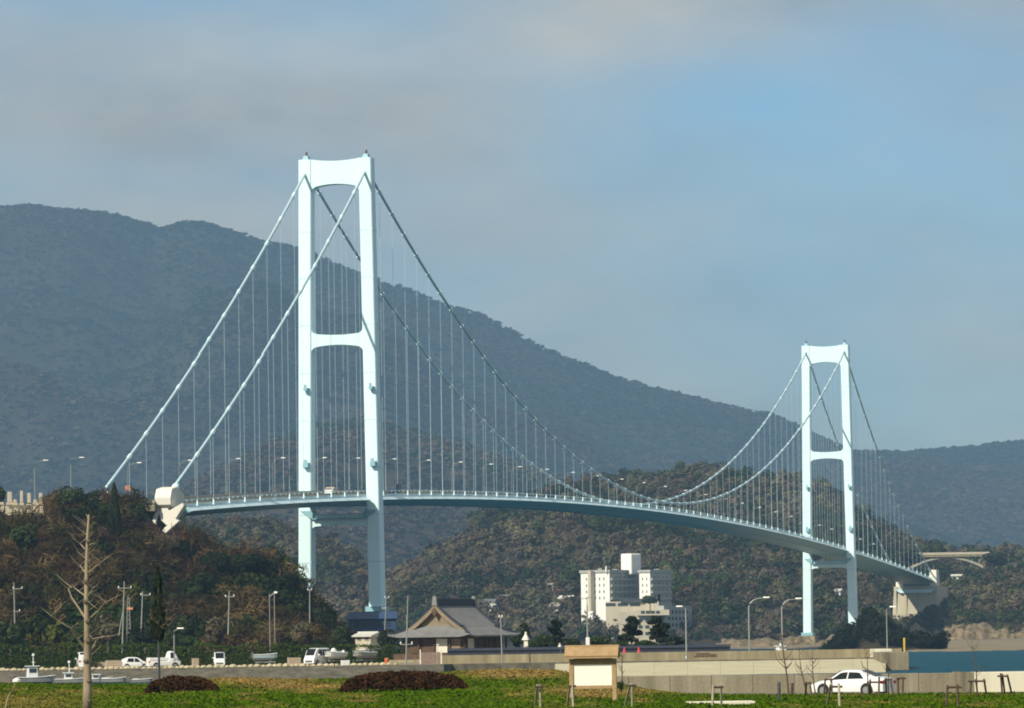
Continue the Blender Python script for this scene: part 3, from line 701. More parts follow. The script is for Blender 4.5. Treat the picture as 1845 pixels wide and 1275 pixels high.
# --- vehicles on the deck
def small_truck(name, label, cat, loc, rz, body, cab, l=6.0, w=2.1, h=2.6):
    t = thing(name, label, cat, loc, rz)
    bevel(MB().box((0, -l * .18, .55 + h * .4), (w, l * .64, h * .8)).build('cargo_box', body, t), .05)
    c = MB().loft([[(x, y, z) for x, z in ((-w * .47, .5), (w * .47, .5), (w * .44, .5 + hh), (-w * .44, .5 + hh))] for y, hh in ((l * .16, h * .68), (l * .30, h * .68), (l * .38, h * .38), (l * .42, h * .34))]).build('cab', cab, t)
    MB().box((0, l * .352, .5 + h * .52), (w * .8, .06, h * .26)).build('windscreen', M_DARKM, c)
    for x in (-1, 1):
        for y in (-l * .32, l * .27):
            wo = MB().lathe([(.42, -.12), (.45, 0), (.42, .12)], (0, 0, 0), 12).build('wheel', M_DARKM, t); wo.rotation_euler = (0, math.pi / 2, 0); wo.location = (x * (w / 2 - .14), y, .45)
    return t
M_TARP = mat('dark_blue_panel', (.035, .05, .085), rough=.5); M_TAN = mat('tan_panel', (.45, .36, .26), rough=.6)
for px, lab, body in ((711, 'dark blue box truck on the bridge just right of the near tower', M_TARP), (597, 'low tan truck on the bridge between the near tower legs', M_TAN)):
    L = solveL(px, 2.5, 42, -50, 100)
    small_truck('box_truck', lab, 'truck', br(2.4, L, deck_z(L) + .06), BRZ + math.pi, body, M_TARP if px > 700 else M_WHITE, h=2.7 if px > 700 else 1.9)

# --- left anchorage (concrete, with the splayed cable entering its head)
M_ANCH = mat('anchorage_concrete', (0.68, 0.65, 0.55), rough=.85, col2=(0.78, 0.75, 0.66), scale=.3, bump=.25, bscale=3, streak=True)
def anchorage(t0, L0, z0, label, full=True):
    a = thing('anchorage', label, 'anchorage', br(t0, L0, 0), BRZ)
    # head block: the cable enters its upper slanted face (local y = bridge axis)
    hd = [(-3.0, -3.0), (-3.2, -1.4), (-2.0, .4), (1.5, .9), (7.0, -.6), (6.6, -3.6), (1.0, -4.2)]
    bevel(MB().extrude([(-1.9, y - 5.5, z0 - 1.3 + z) for y, z in hd], (3.5, 0, 0)).build('anchor_block', M_ANCH, a), .12)
    o = MB().lathe([(.8, -.9), (.8, .2), (.45, .9)], n=10).build('cable_collar', M_STEEL, a); o.location = (0, .4, z0 - .3); o.rotation_euler = (-.95, 0, 0)
    if full:
        # splayed legs and haunches under the head (real slabs, two to three metres thick)
        def slab(pts, name, th=2.6):
            bevel(MB().extrude([(x, -7.7, z0 - .6 + z) for x, z in pts], (0, th, 0)).build(name, M_ANCH, a), .08)
        slab([(-1.6, -3.6), (.2, -3.4), (.9, -4.9), (3.9, -3.3), (4.2, -3.9), (1.9, -7.2), (.4, -8.0), (-.9, -6.8)], 'haunch')
        slab([(-.1, -8.4), (2.3, -6.6), (3.1, -7.1), (.9, -8.9), (-.2, -9.9), (-.9, -9.5)], 'lower_haunch', 2.2)
        slab([(-2.6, -6.3), (-1.8, -5.7), (-2.4, -9.7), (-3.1, -10.0)], 'strut', 1.0); slab([(-1.5, -3.6), (-.7, -4.2), (-1.9, -6.4), (-2.5, -6.2)], 'strut', 1.0)
        bevel(MB().box((.2, -.6, z0 - 10.6), (3.0, 5.0, 12)).build('pier_wall', M_CONC_D, a), .1)
    else: bevel(MB().box((0, 2.0, z0 - 8), (3.0, 5.0, 9)).build('pier_wall', M_CONC_D, a), .1)
    return a
anchorage(CT, LA, zA, 'white concrete anchorage block where the near left cable ends')
anchorage(-CT, LA, zA2 - 1.0, 'white concrete anchorage among trees where the far left cable ends', full=False)
# abutment and approach slab behind the anchorage
ab = thing('abutment', 'grey concrete abutment carrying the left end of the bridge deck', 'abutment', br(0, LEFT_END, 0), BRZ)
zd = deck_z(LEFT_END)
bevel(MB().box((0, -4.5, zd / 2 - 2.0), (11.0, 8, zd + 1.0)).build('wall', M_CONC_D, ab), .1)
sl = MB(); sl.loft([[(-6, y, zd - 1.2 + dz), (6, y, zd - 1.2 + dz), (6, y, zd + dz), (-6, y, zd + dz)] for y, dz in ((-.2, -.05), (-10, -.2), (-20, -.4))]).build('approach_slab', M_CONC_D, ab)
for s_ in (-5.6, 5.6): MB().loft([[(s_ - .15, y, zd + dz), (s_ + .15, y, zd + dz), (s_ + .15, y, zd + 1.0 + dz), (s_ - .15, y, zd + 1.0 + dz)] for y, dz in ((-.4, -.06), (-10, -.2), (-20, -.4))]).build('parapet', M_PARA, ab)

# --- right anchorage: tall tapering concrete block
M_RANCH = mat('shore_anchor_concrete', (.42, .38, .27), rough=.85, col2=(.56, .51, .38), scale=.25, bump=.2, bscale=2, streak=True)
ra = thing('anchorage', 'tall tapering concrete anchorage on the right shore under the deck end', 'anchorage', br(0, L_END, 0), BRZ)
zr = deck_z(L_END)
MB().loft([[(-8.6 * k, -1 - a, z), (8.6 * k, -1 - a, z), (8.6 * k, b, z), (-8.6 * k, b, z)] for z, k, a, b in ((-2, 1.25, 1.5, 52), (12, 1.2, 1.0, 46), (zr - 4.6, 1.12, 0, 32), (zr - 3.2, 1.12, 0, 28))]).build('block', M_RANCH, ra)
for t in np.linspace(-9.0, 9.0, 5): MB().box((t, -1.65, zr - 13), (1.1, .9, 19)).build('buttress', M_RANCH, ra)
for sg in (-1, 1):
    bevel(MB().box((sg * 7.4, 5, zr + .4), (3.2, 9, 7.0), taper=.9).build('cable_house', M_ANCH, ra), .1)
MB().box((0, 16, zr - 1.2), (13, 30, 3.0)).build('approach_slab', M_CONC_D, ra)
m = MB()
for t in np.linspace(-8.2, 8.2, 14): m.tube([(t, -2.6, zr - 4.4), (t, -2.6, zr - 3.2)], .06, 4)
m.tube([(-8.4, -2.6, zr - 3.2), (8.4, -2.6, zr - 3.2)], .08, 4); m.box((0, -2.0, zr - 4.5), (17, 1.6, .25))
m.extrude([(-8.6, -2.8, zr - 4.7), (8.6, -2.8, zr - 4.7), (6.6, -2.8, zr - 6.0), (-6.6, -2.8, zr - 6.0)], (0, 1.2, 0))
m.build('walkway', M_STEEL, ra)

# ================================================================== FAR BUILDINGS
# concrete arch bridge on the right
YA = 2470; M_STEP2 = mat('weathered_concrete', (.36, .34, .27), rough=.85, var=.15, scale=.3)
p0, p1 = P(1630, 1000, YA), P(1782, 1002, YA)
arc = thing('arch_bridge', 'small pale concrete arch bridge in the woods right of the far anchorage', 'bridge', (p0.x, YA, 0))
Ln = p1.x - p0.x; zt = p0.z
MB().box((Ln / 2, 0, zt - .5), (Ln, 7, .8)).build('deck', M_CONC, arc)
for s_ in (-3.3, 3.3): MB().box((Ln / 2, s_, zt + .75), (Ln, .25, 1.0)).build('parapet', M_PARA, arc)
def archz(u): return zt - .9 - 4.6 * (2 * u - 1) ** 2
N = 20; secs = []
for i in range(N + 1):
    u = i / N; x = Ln * (.06 + .86 * u); z = archz(u); th = 1.3 - .5 * (1 - (2 * u - 1) ** 2)
    secs.append([(x, -2.6, z - th), (x, 2.6, z - th), (x, 2.6, z), (x, -2.6, z)])
MB().loft(secs).build('arch', M_STEP2, arc)
for i in (1, 3, 5, 15, 17, 19):
    u = i / N; x = Ln * (.06 + .86 * u); MB().box((x, 0, (archz(u) + zt - 1.1) / 2), (.6, 4.6, zt - 1.1 - archz(u) + .3)).build('column', M_CONC, arc)

# hotel across the strait
YHT = 2150
M_HW = mat('hotel_white', (.78, .77, .72), rough=.7, var=.05, scale=.2, streak=True); M_HG = mat('hotel_grey', (.36, .37, .345), rough=.8, var=.1, scale=.2, streak=True)  # the hotel grey includes the shade of balconies and right-facing walls
M_HT = mat('hotel_tan', (.50, .45, .34), rough=.8, var=.1, scale=.2, streak=True); M_PANE = mat('window_glass', (.035, .045, .055), rough=.12, var=.1, spec=.6)
M_PANE_L = mat('curtained_glass', (.16, .165, .15), rough=.3, var=.2, scale=.3)
hot = thing('hotel', 'white stepped hotel with rooftop tower on the far shore', 'building', B(1130, YHT, 0))
HX0 = B(1130, YHT, 0).x
def hb(px0, px1, py0, py1, m, name, dep=12.0, Yo=0.0, rz=0.0):
    a, b = P(px0, py0, YHT + Yo), P(px1, py1, YHT + Yo)
    w = b.x - a.x; c = ((a.x + b.x) / 2 - HX0, Yo + dep / 2, (a.z + b.z) / 2)
    o = MB().box((0, 0, 0), (w, dep, a.z - b.z)).build(name, m, hot); o.location = c; return o, w, a.z - b.z
def rot_block(px_corner, wl, wr, py0, py1, Yo, m, name, ang=math.radians(42)):
    """block whose vertical edge nearest the camera is at px_corner; wl, wr its projected widths left and right (px)"""
    c = P(px_corner, py0, YHT + Yo); zb = P(px_corner, py1, YHT + Yo).z; s = (YHT + Yo) / F_PX
    l = wl * s / math.cos(ang); r = wr * s / math.sin(ang)
    e1 = Vector((-math.cos(ang), math.sin(ang), 0)); e2 = Vector((math.sin(ang), math.cos(ang), 0))
    o_ = Vector((c.x - HX0, Yo, 0)); q = [o_, o_ + e2 * r, o_ + e2 * r + e1 * l, o_ + e1 * l]
    ob = MB().extrude([(p.x, p.y, zb) for p in q], (0, 0, c.z - zb)).build(name, m, hot)
    return ob, o_, e1, e2, l, r, c.z, zb
def windows(blk, face, rows, cols, z0, dz, wfrac=.45, hfrac=.5, pane=None, margin=.12, balcony=False):
    ob, o_, e1, e2, l, r, zt_, zb = blk; e = e1 if face == 'l' else e2; ln_ = l if face == 'l' else r
    nrm = Vector((e.y, -e.x, 0)); nrm = nrm if nrm.y < 0 else -nrm
    step = ln_ * (1 - 2 * margin) / cols
    for i in range(rows):
        for j in range(cols):
            c = o_ + e * (ln_ * margin + step * (j + .5)); z = z0 - i * dz
            a = c - e * step * wfrac / 2; b = c + e * step * wfrac / 2
            m = MB().extrude([a + Vector((0, 0, z)) - nrm * .15, b + Vector((0, 0, z)) - nrm * .15, b + Vector((0, 0, z + dz * hfrac)) - nrm * .15, a + Vector((0, 0, z + dz * hfrac)) - nrm * .15], nrm * .22)
            wo = m.build('window', pane or M_PANE, ob)
    if balcony:
        for i in range(rows):
            z = z0 - i * dz - .3; a = o_ + e * ln_ * .03; b = o_ + e * ln_ * .97
            MB().extrude([a + Vector((0, 0, z)), b + Vector((0, 0, z)), b + Vector((0, 0, z + 1.0)), a + Vector((0, 0, z + 1.0))], nrm * .9).build('balcony', M_HG, ob)
bA = rot_block(1098, 51, 55, 1030, 1160, 0, M_HW, 'wing')
windows(bA, 'l', 4, 5, bA[6] - 3.3, 2.75, .22, .42); windows(bA, 'r', 4, 5, bA[6] - 3.2, 2.75, .5, .55, M_PANE_L, balcony=True)
bB = rot_block(1171, 19, 39, 1030, 1160, -3, M_HW, 'wing')
windows(bB, 'r', 4, 4, bB[6] - 3.2, 2.75, .5, .55, M_PANE_L, balcony=True)
windows(bB, 'l', 4, 2, bB[6] - 3.3, 2.75, .2, .42)
bT = rot_block(1137, 19, 19, 996, 1034, 6, M_HW, 'rooftop_tower'); bevel(bT[0], .6, 3)
windows(bT, 'l', 1, 1, bT[7] + .2, 2.2, .8, .8)
for a in (bA, bB):      # grey sheets over the right faces, putting their shade into colour
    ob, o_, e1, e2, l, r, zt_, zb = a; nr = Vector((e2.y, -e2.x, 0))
    MB().extrude([o_ + Vector((0, 0, zb)) + e2 * .05, o_ + e2 * (r - .05) + Vector((0, 0, zb)), o_ + e2 * (r - .05) + Vector((0, 0, zt_ - .1)), o_ + e2 * .05 + Vector((0, 0, zt_ - .1))], nr * .05).build('side_shade_sheet', M_HG, ob)
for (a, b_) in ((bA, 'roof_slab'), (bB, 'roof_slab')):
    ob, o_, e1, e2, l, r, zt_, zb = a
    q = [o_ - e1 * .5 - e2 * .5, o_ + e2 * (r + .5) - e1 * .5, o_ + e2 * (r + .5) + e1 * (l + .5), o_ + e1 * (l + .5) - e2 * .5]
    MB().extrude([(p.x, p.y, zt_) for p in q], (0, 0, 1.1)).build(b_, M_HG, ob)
st = rot_block(1064, 5, 6, 1027, 1100, 3, M_HT, 'stair_shaft')
o_, _, _ = hb(1092, 1188, 1083, 1165, M_HT, 'annex', 10, -14)
for i in range(3):
    a = P(1100 + i * 22, 1088, YHT - 14.1); MB().box((a.x - HX0, -14.05, a.z), (4.2, .3, 1.2)).build('window', M_PANE, o_).location = (-o_.location.x, -o_.location.y, -o_.location.z)
ann2, _, _ = hb(1115, 1190, 1102, 1168, M_HT, 'annex', 9, -24); ann3, _, _ = hb(1148, 1206, 1098, 1107, M_HT, 'terrace', 8, -26)
for i in range(4):
    a = P(1158 + i * 9, 1101.5, YHT - 26.1); MB().box((a.x - HX0, -26.1, a.z), (1.5, .3, 1.0)).build('window', M_PANE, ann3).location = -ann3.location
ann4 = rot_block(1196, 12, 54, 1090, 1172, -20, M_HG, 'annex', math.radians(30)); windows(ann4, 'r', 5, 6, ann4[6] - 3.4, 2.8, .5, .5, M_PANE, balcony=False)
hb(1118, 1160, 1078, 1084, M_DARKM, 'flat_roof', 12, -15)
for q, (a0, a1, b0, b1) in enumerate(((1078, 1084, 1023, 1029), (1104, 1112, 1024, 1029), (1178, 1188, 1024, 1029))): hb(a0, a1, b0, b1, M_HG, 'roof_plant', 3, 14)
for r_i in range(3):
    for c_i in range(5):
        a = P(1130 + c_i * 12, 1116 + r_i * 12, YHT - 24.1); MB().box((a.x - HX0, -24.1, a.z), (1.6, .3, 1.2)).build('window', M_PANE, ann2).location = -ann2.location; hb(1185, 1190, 1070, 1084, M_HW, 'vent_stack', 2, -12)
MB().tube([P(1092, 1030, YHT) - Vector((HX0, YHT, 0)), P(1092, 1019, YHT) - Vector((HX0, YHT, 0))], .4, 6).build('antenna', M_HW, hot)

# small white houses far across the water
def house(name, label, px, pyb, Y, w, d, h, rh, rz, wall, roof, hill=None):
    b = hill_hit(px, pyb, hill) if hill is not None else P(px, pyb, Y); t = thing(name, label, 'house', b, rz)
    wl = MB().box((0, 0, h / 2 - 2), (w, d, h + 4)).build('wall', wall, t)
    rf = MB().extrude([(-w / 2 - .5, -d / 2 - .6, h - .1), (-w / 2 - .5, d / 2 + .6, h - .1), (-w / 2 - .5, d / 2 + .6, h + .1), (-w / 2 - .5, 0, h + rh), (-w / 2 - .5, -d / 2 - .6, h + .1)], (w + 1, 0, 0)).build('roof', roof, t)
    MB().box((0, 0, h + rh), (w + 1.1, .4, .3)).build('ridge', roof, rf)
    n = max(2, int(w / 2.4))
    for i in range(n):
        x = -w / 2 + w * (i + .5) / n; wo = MB().box((x, -d / 2 - .02, h * .55), (w / n * .5, .14, h * .34)).build('window', M_PANE, t); MB().box((x, -d / 2 - .07, h * .55 - h * .19), (w / n * .56, .2, .08)).build('sill', M_CONC_W, wo)
    MB().box((w / 2 + .02, d * .2, h * .4), (.14, 1.0, h * .8)).build('door', M_DARKM, t)
    return t
M_ROOF_G = mat('grey_roof_tiles', (.10, .105, .115), rough=.6, col2=(.17, .175, .18), scale=.8, bump=.5, bscale=6); M_ROOF_B = mat('blue_sheet', (.025, .055, .13), rough=.6, var=.15, scale=.3)
M_ROOF_W = mat('pale_roof', (.55, .55, .50), rough=.6, var=.1)
house('house', 'white house with pale roof just left of the temple gable', 756, 1092, 0, 5, 4, 1.8, .9, -.5, M_WHITE, M_ROOF_W, H_LOW2)
house('house', 'white house low behind the left slope of the temple roof', 746, 1101, 0, 5, 4, 1.8, .9, -.5, M_WHITE, M_ROOF_W, H_LOW2)
house('house', 'long grey roofed house right of the temple ridge on the far shore', 872, 1094, 0, 11, 6, 2.2, 1.6, -.3, M_HT, M_ROOF_G, H_LOW)
house('house', 'small white house right of the temple roof on the far shore', 884, 1099, 0, 5, 4, 1.9, .9, -.6, M_WHITE, M_ROOF_W, H_LOW)
house('house', 'white house on the hillside between the far tower legs', 1507, 1071, 0, 5, 4, 1.8, .9, -.4, M_WHITE, M_ROOF_W, H_LOW)
house('house', 'white roofed hut beside the far anchorage top', 1724, 1042, 0, 4.5, 4, 1.4, .7, -.2, M_WHITE, M_ROOF_W, H_SHORE)
house('house', 'pale yellow house in the trees left of the hotel', 993, 1062, 0, 3.6, 4, 2.6, 1.0, -.4, M_HT, M_ROOF_W, H_LOW)
for px, py, w, wall, roof, lab in ((905, 1086, 7, M_HT, M_ROOF_G, 'grey roofed house uphill right of the temple ridge'), (938, 1080, 5, M_HT, M_ROOF_G, 'small brown house on the slope above the stone lantern'), (962, 1092, 6, M_WHITE, M_ROOF_G, 'white walled house on the slope right of the stone lantern'), (1003, 1101, 4.5, M_WHITE, M_ROOF_W, 'tiny white house lowest on the slope left of the hotel'), (1022, 1088, 6, M_HT, M_ROOF_W, 'pale house just left of the hotel')):
    house('house', lab, px, py, 0, w, 5, 2.4, 1.3, -.4, wall, roof, H_LOW)
house('house', 'cream walled house with pale roofs in front of the blue shed', 664, 1156, 905, 3.2, 4, 1.1, .7, -.5, M_HT, M_ROOF_W)
house('house', 'tan walled house under the headland at the far left', 86, 1163, 860, 5.2, 5, 1.6, 1.6, .5, M_HT, M_ROOF_G)
# blue shed at the foot of the near tower
bs = thing('blue_shed', 'dark blue shed at the foot of the near tower', 'shed', B(672, 1150, 0)); sx = B(672, 1150, 0).x
za, zb_ = Zat(672, 1106, 1150), Zat(672, 1150, 1150)
bw = (716 - 631) * 1150 / F_PX
MB().box((0, 4, (za - 1 + zb_) / 2 - 2), (bw, 8, za - 1 - zb_ + 4)).build('wall', M_ROOF_B, bs)
MB().loft([[(x, -.6, za - 1.0), (x, 8.6, za - 1.0), (x, 4, za + .7)] for x in (-bw / 2 - .3, bw / 2 + .3)]).build('roof', M_ROOF_B, bs)
for i in range(-2, 3): MB().box((i * bw / 6, -.03, (za + zb_) / 2 + .6), (1.1, .12, 1.2)).build('window', M_PANE, bs)
MB().box((bw * .4, -.03, zb_ + 1), (1.4, .14, 2.4)).build('door', M_DARKM, bs)

# ================================================================== TEMPLE
YT = 690
tb = B(820, YT, 2.0); TRZ = -math.radians(33)
tem = thing('temple_hall', 'temple hall with big grey hipped gable roof and tan gable boards', 'temple', tb, TRZ)
M_TILE = mat('temple_tiles', (.15, .15, .145), rough=.65, col2=(.21, .21, .205), scale=.8, bump=.3, bscale=5)
def _tilewave(m):
    t = m.node_tree; b = t.nodes['Principled BSDF']; co = t.nodes.new('ShaderNodeTexCoord'); wv = t.nodes.new('ShaderNodeTexWave'); wv.inputs['Scale'].default_value = 1.1; wv.bands_direction = 'DIAGONAL'
    t.links.new(co.outputs['Object'], wv.inputs['Vector']); bp = t.nodes.new('ShaderNodeBump'); bp.inputs['Strength'].default_value = .5; bp.inputs['Distance'].default_value = .08
    t.links.new(wv.outputs['Fac'], bp.inputs['Height']); t.links.new(bp.outputs['Normal'], b.inputs['Normal'])
_tilewave(M_TILE)
M_RIDGE = mat('ridge_tiles', (.028, .032, .05), rough=.5, var=.2, scale=2); M_BOARD = mat('gable_board', (.17, .13, .08), rough=.7, col2=(.26, .20, .125), scale=1.5)
M_TIMB = mat('old_timber', (.06, .035, .022), rough=.8, col2=(.12, .07, .04), scale=2); M_PLAST = mat('plaster', (.66, .62, .5), rough=.8, var=.08, scale=1)
HXW, HYL, ZE, ZR, GY = 6.7, 6.6, 3.1, 7.4, 3.9
def f_(x):
    u = min(1, abs(x) / HXW); return ZR - (ZR - ZE) * (1.42 * u - .42 * u * u) + .25 * max(0, u - .8)
def g_(d): return ZE + .05 + 1.08 * (.8 * d + .25 * d * d) / (HYL - GY) / 1.05
def rsheet(fn, x0, x1, y0, y1, nx, ny, th=.22):
    m = MB(); top, bot = [], []
    xs = np.linspace(x0, x1, nx); ys = np.linspace(y0, y1, ny)
    for y in ys:
        for x in xs: z = fn(x, y); top.append((x, y, z)); bot.append((x, y, z - th))
    n = nx * ny; fs = []
    for j in range(ny - 1):
        for i in range(nx - 1):
            a = j * nx + i; fs += [(a, a + 1, a + nx + 1, a + nx), (n + a + nx, n + a + nx + 1, n + a + 1, n + a)]
    for i in range(nx - 1): fs += [(i, n + i, n + i + 1, i + 1), ((ny - 1) * nx + i + 1, n + (ny - 1) * nx + i + 1, n + (ny - 1) * nx + i, (ny - 1) * nx + i)]
    for j in range(ny - 1): fs += [((j + 1) * nx, n + (j + 1) * nx, n + j * nx, j * nx), (j * nx + nx - 1, n + j * nx + nx - 1, n + (j + 1) * nx + nx - 1, (j + 1) * nx + nx - 1)]
    return m.add(top + bot, fs)
def corner(x, y): return .35 * max(0, (abs(x) / HXW - .7) / .3) ** 2 * max(0, (abs(y) / HYL - .7) / .3) ** 2
rf = None
XG = 4.0
m = rsheet(lambda x, y: f_(x), -XG, XG, -GY - .9, GY + .9, 17, 5); rf = m.build('roof', M_TILE, tem)
for sg in (-1, 1):
    rsheet(lambda x, y: f_(x) - .03 + corner(x, y), sg * XG, sg * HXW, -GY, GY, 9, 5).build('roof_slope', M_TILE, tem)
    y0, y1 = sorted((sg * (GY - .3), sg * HYL))
    rsheet(lambda x, y: min(f_(x) - .05, g_(HYL - abs(y))) + corner(x, y), -HXW, HXW, y0, y1, 31, 12).build('hip_skirt', M_TILE, tem)
    # gable wall and barge boards
    q = [(-XG * .93, f_(XG) - .1)] + [(x, f_(x) - .35) for x in np.linspace(-XG * .93, XG * .93, 13)] + [(XG * .93, f_(XG) - .1)]
    gw = MB().extrude([(x, sg * (GY + .05), z - .1) for x, z in q], (0, sg * .15, 0)).build('gable_wall', M_BOARD, tem)
    for s2 in (-1, 1):
        xs = np.linspace(0.02, XG + .45, 9)
        secs = [[(s2 * x, sg * (GY + .72), f_(x) - .62), (s2 * x, sg * (GY + 1.0), f_(x) - .62), (s2 * x, sg * (GY + 1.0), f_(x) - .02), (s2 * x, sg * (GY + .72), f_(x) - .02)] for x in xs]
        MB().loft(secs).build('barge_board', M_BOARD, tem)
        xs = np.linspace(0.02, XG + .2, 9)
        MB().loft([[(s2 * x, sg * (GY + .5), f_(x) + .0), (s2 * x, sg * (GY + .95), f_(x) + .0), (s2 * x, sg * (GY + .95), f_(x) + .28), (s2 * x, sg * (GY + .5), f_(x) + .28)] for x in xs]).build('verge_tiles', M_RIDGE, rf)
    MB().extrude([(-.5, sg * (GY + 1.02), ZR - .9), (0, sg * (GY + 1.02), ZR - 1.7), (.5, sg * (GY + 1.02), ZR - .9), (0, sg * (GY + 1.02), ZR - .4)], (0, sg * .1, 0)).build('gable_pendant', M_TIMB, gw)
    # hip ridges
    for s2 in (-1, 1):
        pts = [Vector((s2 * (XG + (HXW - XG) * u), sg * (GY + (HYL - GY) * u), min(f_(XG + (HXW - XG) * u) - .05, g_((HYL - GY) * (1 - u))) + corner(XG + (HXW - XG) * u, GY + (HYL - GY) * u) + .1)) for u in np.linspace(0, 1, 7)]
        MB().tube(pts, .16, 5).build('hip_ridge', M_RIDGE, rf)
rd = MB().box((0, 0, ZR + .32), (.55, 2 * GY + 1.6, .9)).build('ridge', M_RIDGE, rf)
for sg in (-1, 1): bevel(MB().box((0, sg * (GY + .95), ZR + .5), (.9, .3, 1.3), taper=.6).build('ridge_ornament', M_TILE, tem), .05)
# body of the hall
bx_, by_ = HXW - 1.6, HYL - 1.5
MB().box((0, 0, .3), (2 * bx_ + 2, 2 * by_ + 2, .8)).build('veranda', M_TIMB, tem)
MB().box((0, 0, -.35), (2 * bx_ + 3, 2 * by_ + 3, .5)).build('podium', M_CONC, tem)
MB().box((0, 0, 1.95), (2 * bx_ - .6, 2 * by_ - .6, 2.9)).build('core_wall', M_TIMB, tem)
for sx_, sy_, n in ((1, 0, 5), (0, -1, 5), (-1, 0, 5)):
    for i in range(n):
        u = -1 + 2 * i / (n - 1); x = sx_ * bx_ if sx_ else u * bx_; y = u * by_ if sx_ else sy_ * by_
        MB().tube([(x, y, .5), (x, y, 3.4)], .16, 8).build('column', M_TIMB, tem)
for i, (u, mm) in enumerate(((-.62, M_TIMB), (-.2, M_TIMB), (.22, M_PLAST), (.64, M_BOARD))):
    MB().box((u * bx_, -by_ + .22, 1.75), (bx_ * .36, .12, 1.9)).build('door_panel', mm, tem)
for u, mm in ((-.6, M_PLAST), (-.1, M_TIMB), (.4, M_TIMB)):
    MB().box((bx_ - .22, u * by_, 1.75), (.12, by_ * .4, 1.9)).build('door_panel', mm, tem)
m = MB()
for i in range(26):
    u = -1 + 2 * i / 25; m.box((u * (HXW - .4), 0, ZE - .18), (.1, 2 * HYL - .8, .12))
m.build('rafters', M_TIMB, tem)

# long low wall with dark tiled coping
lw = thing('temple_wall', 'long low wall with dark blue tiled coping in front of the temple', 'wall', B(820, 655, 2.5))
w0 = B(820, 655, 2.5)
def wallrun(px0, px1, Y0_, Y1_, z0, z1, th, material, name, parent, org, segs=8, cope=None):
    for i in range(segs):
        a = B(px0 + (px1 - px0) * i / segs, Y0_ + (Y1_ - Y0_) * i / segs, z0) - org; b = B(px0 + (px1 - px0) * (i + 1) / segs, Y0_ + (Y1_ - Y0_) * (i + 1) / segs, z0) - org
        d = (b - a); n = Vector((-d.y, d.x, 0)).normalized() * th; g = d.normalized() * .008
        MB().extrude([a + g, b - g, b - g + n, a + g + n], (0, 0, z1 - z0)).build(name, material, parent)
        if cope:
            MB().loft([[q - n * .7 + Vector((0, 0, z1 - z0)), q + n * .5 + Vector((0, 0, z1 - z0 + .35)), q + n * 1.7 + Vector((0, 0, z1 - z0))] for q in (a, b)]).build('coping', cope, parent)
wallrun(806, 1316, 655, 655, 2.2, 3.05, .3, M_RIDGE, 'wall_panel', lw, w0, 10, M_RIDGE)
# stone lantern, gate post
def lantern(px, Y, z, h, label):
    t = thing('stone_lantern', label, 'lantern', B(px, Y, z)); k = h / 3.0
    MB().lathe([(.4 * k, 0), (.4 * k, .25 * k), (.2 * k, .35 * k), (.15 * k, 1.3 * k), (.3 * k, 1.5 * k)], n=8).build('pedestal', M_ANCH, t)
    MB().box((0, 0, 1.85 * k), (.4 * k, .4 * k, .65 * k)).build('light_box', M_ANCH, t)
    MB().lathe([(.42 * k, 2.15 * k), (.32 * k, 2.35 * k), (.15 * k, 2.65 * k), (.1 * k, 2.75 * k), (.13 * k, 2.85 * k), (.02 * k, 3.0 * k)], n=6).build('cap', M_ANCH, t)
    return t
lantern(948, 680, QZ, 4.0, 'tall stone lantern right of the temple')
lantern(1009, 685, QZ, 2.4, 'small stone lantern left of the information board roof')

# ================================================================== SEAWALLS AND QUAY DETAILS
qw = thing('quay_wall', 'long tan concrete quay wall in the middle distance under the temple wall', 'wall', B(1000, 640, 1.4)); q0 = B(1000, 640, 1.4)
wallrun(790, 1625, 640, 640, 1.0, 2.55, .8, M_CONC, 'wall_panel', qw, q0, 14)
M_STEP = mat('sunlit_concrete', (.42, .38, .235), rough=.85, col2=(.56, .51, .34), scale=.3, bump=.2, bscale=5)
qs = thing('quay_step', 'sunlit sloping concrete step below the quay wall', 'wall', B(1000, 622, 0)); q1 = B(1000, 622, 0)
def slope_run(px0, px1, Ya, Yb_, za_, zb2, segs, parent, org, material):
    for i in range(segs):
        u0, u1 = i / segs, (i + 1) / segs; pa, pb = px0 + (px1 - px0) * u0 + .15, px0 + (px1 - px0) * u1 - .15
        a, b, c, d = B(pa, Ya, za_) - org, B(pb, Ya, za_) - org, B(pb, Yb_, zb2) - org, B(pa, Yb_, zb2) - org
        MB().add([a, b, c, d, a - Vector((0, 0, 3)), b - Vector((0, 0, 3)), c - Vector((0, 0, 3)), d - Vector((0, 0, 3))], [(0, 1, 2, 3), (0, 4, 5, 1), (1, 5, 6, 2), (2, 6, 7, 3), (3, 7, 4, 0)]).build('concrete_panel', material, parent)
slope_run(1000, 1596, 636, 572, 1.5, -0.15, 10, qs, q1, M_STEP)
# pier head at the end with pale top and yellow post
ph = thing('pier_head', 'dark sided concrete pier head with pale top at the end of the quay', 'pier', B(1614, 612, 0)); p_ = B(1614, 612, 0)
bevel(MB().box((0, 8, .55), (3.2, 17, 3.3)).build('block', M_CONC_D, ph), .08); bevel(MB().box((-.15, 24, 1.6), (2.0, 14, 1.9)).build('cap', M_CONC_W, ph), .06)
yp = thing('marker_post', 'yellow marker post at the end of the quay', 'post', B(1630, 640, 1.5)); MB().tube([(0, 0, 0), (0, 0, 2.4)], .13, 8).build('post', mat('yellow_paint', (.62, .42, .05), rough=.5), yp); MB().box((0, 0, -.05), (.6, .6, .3)).build('base', M_CONC, yp)
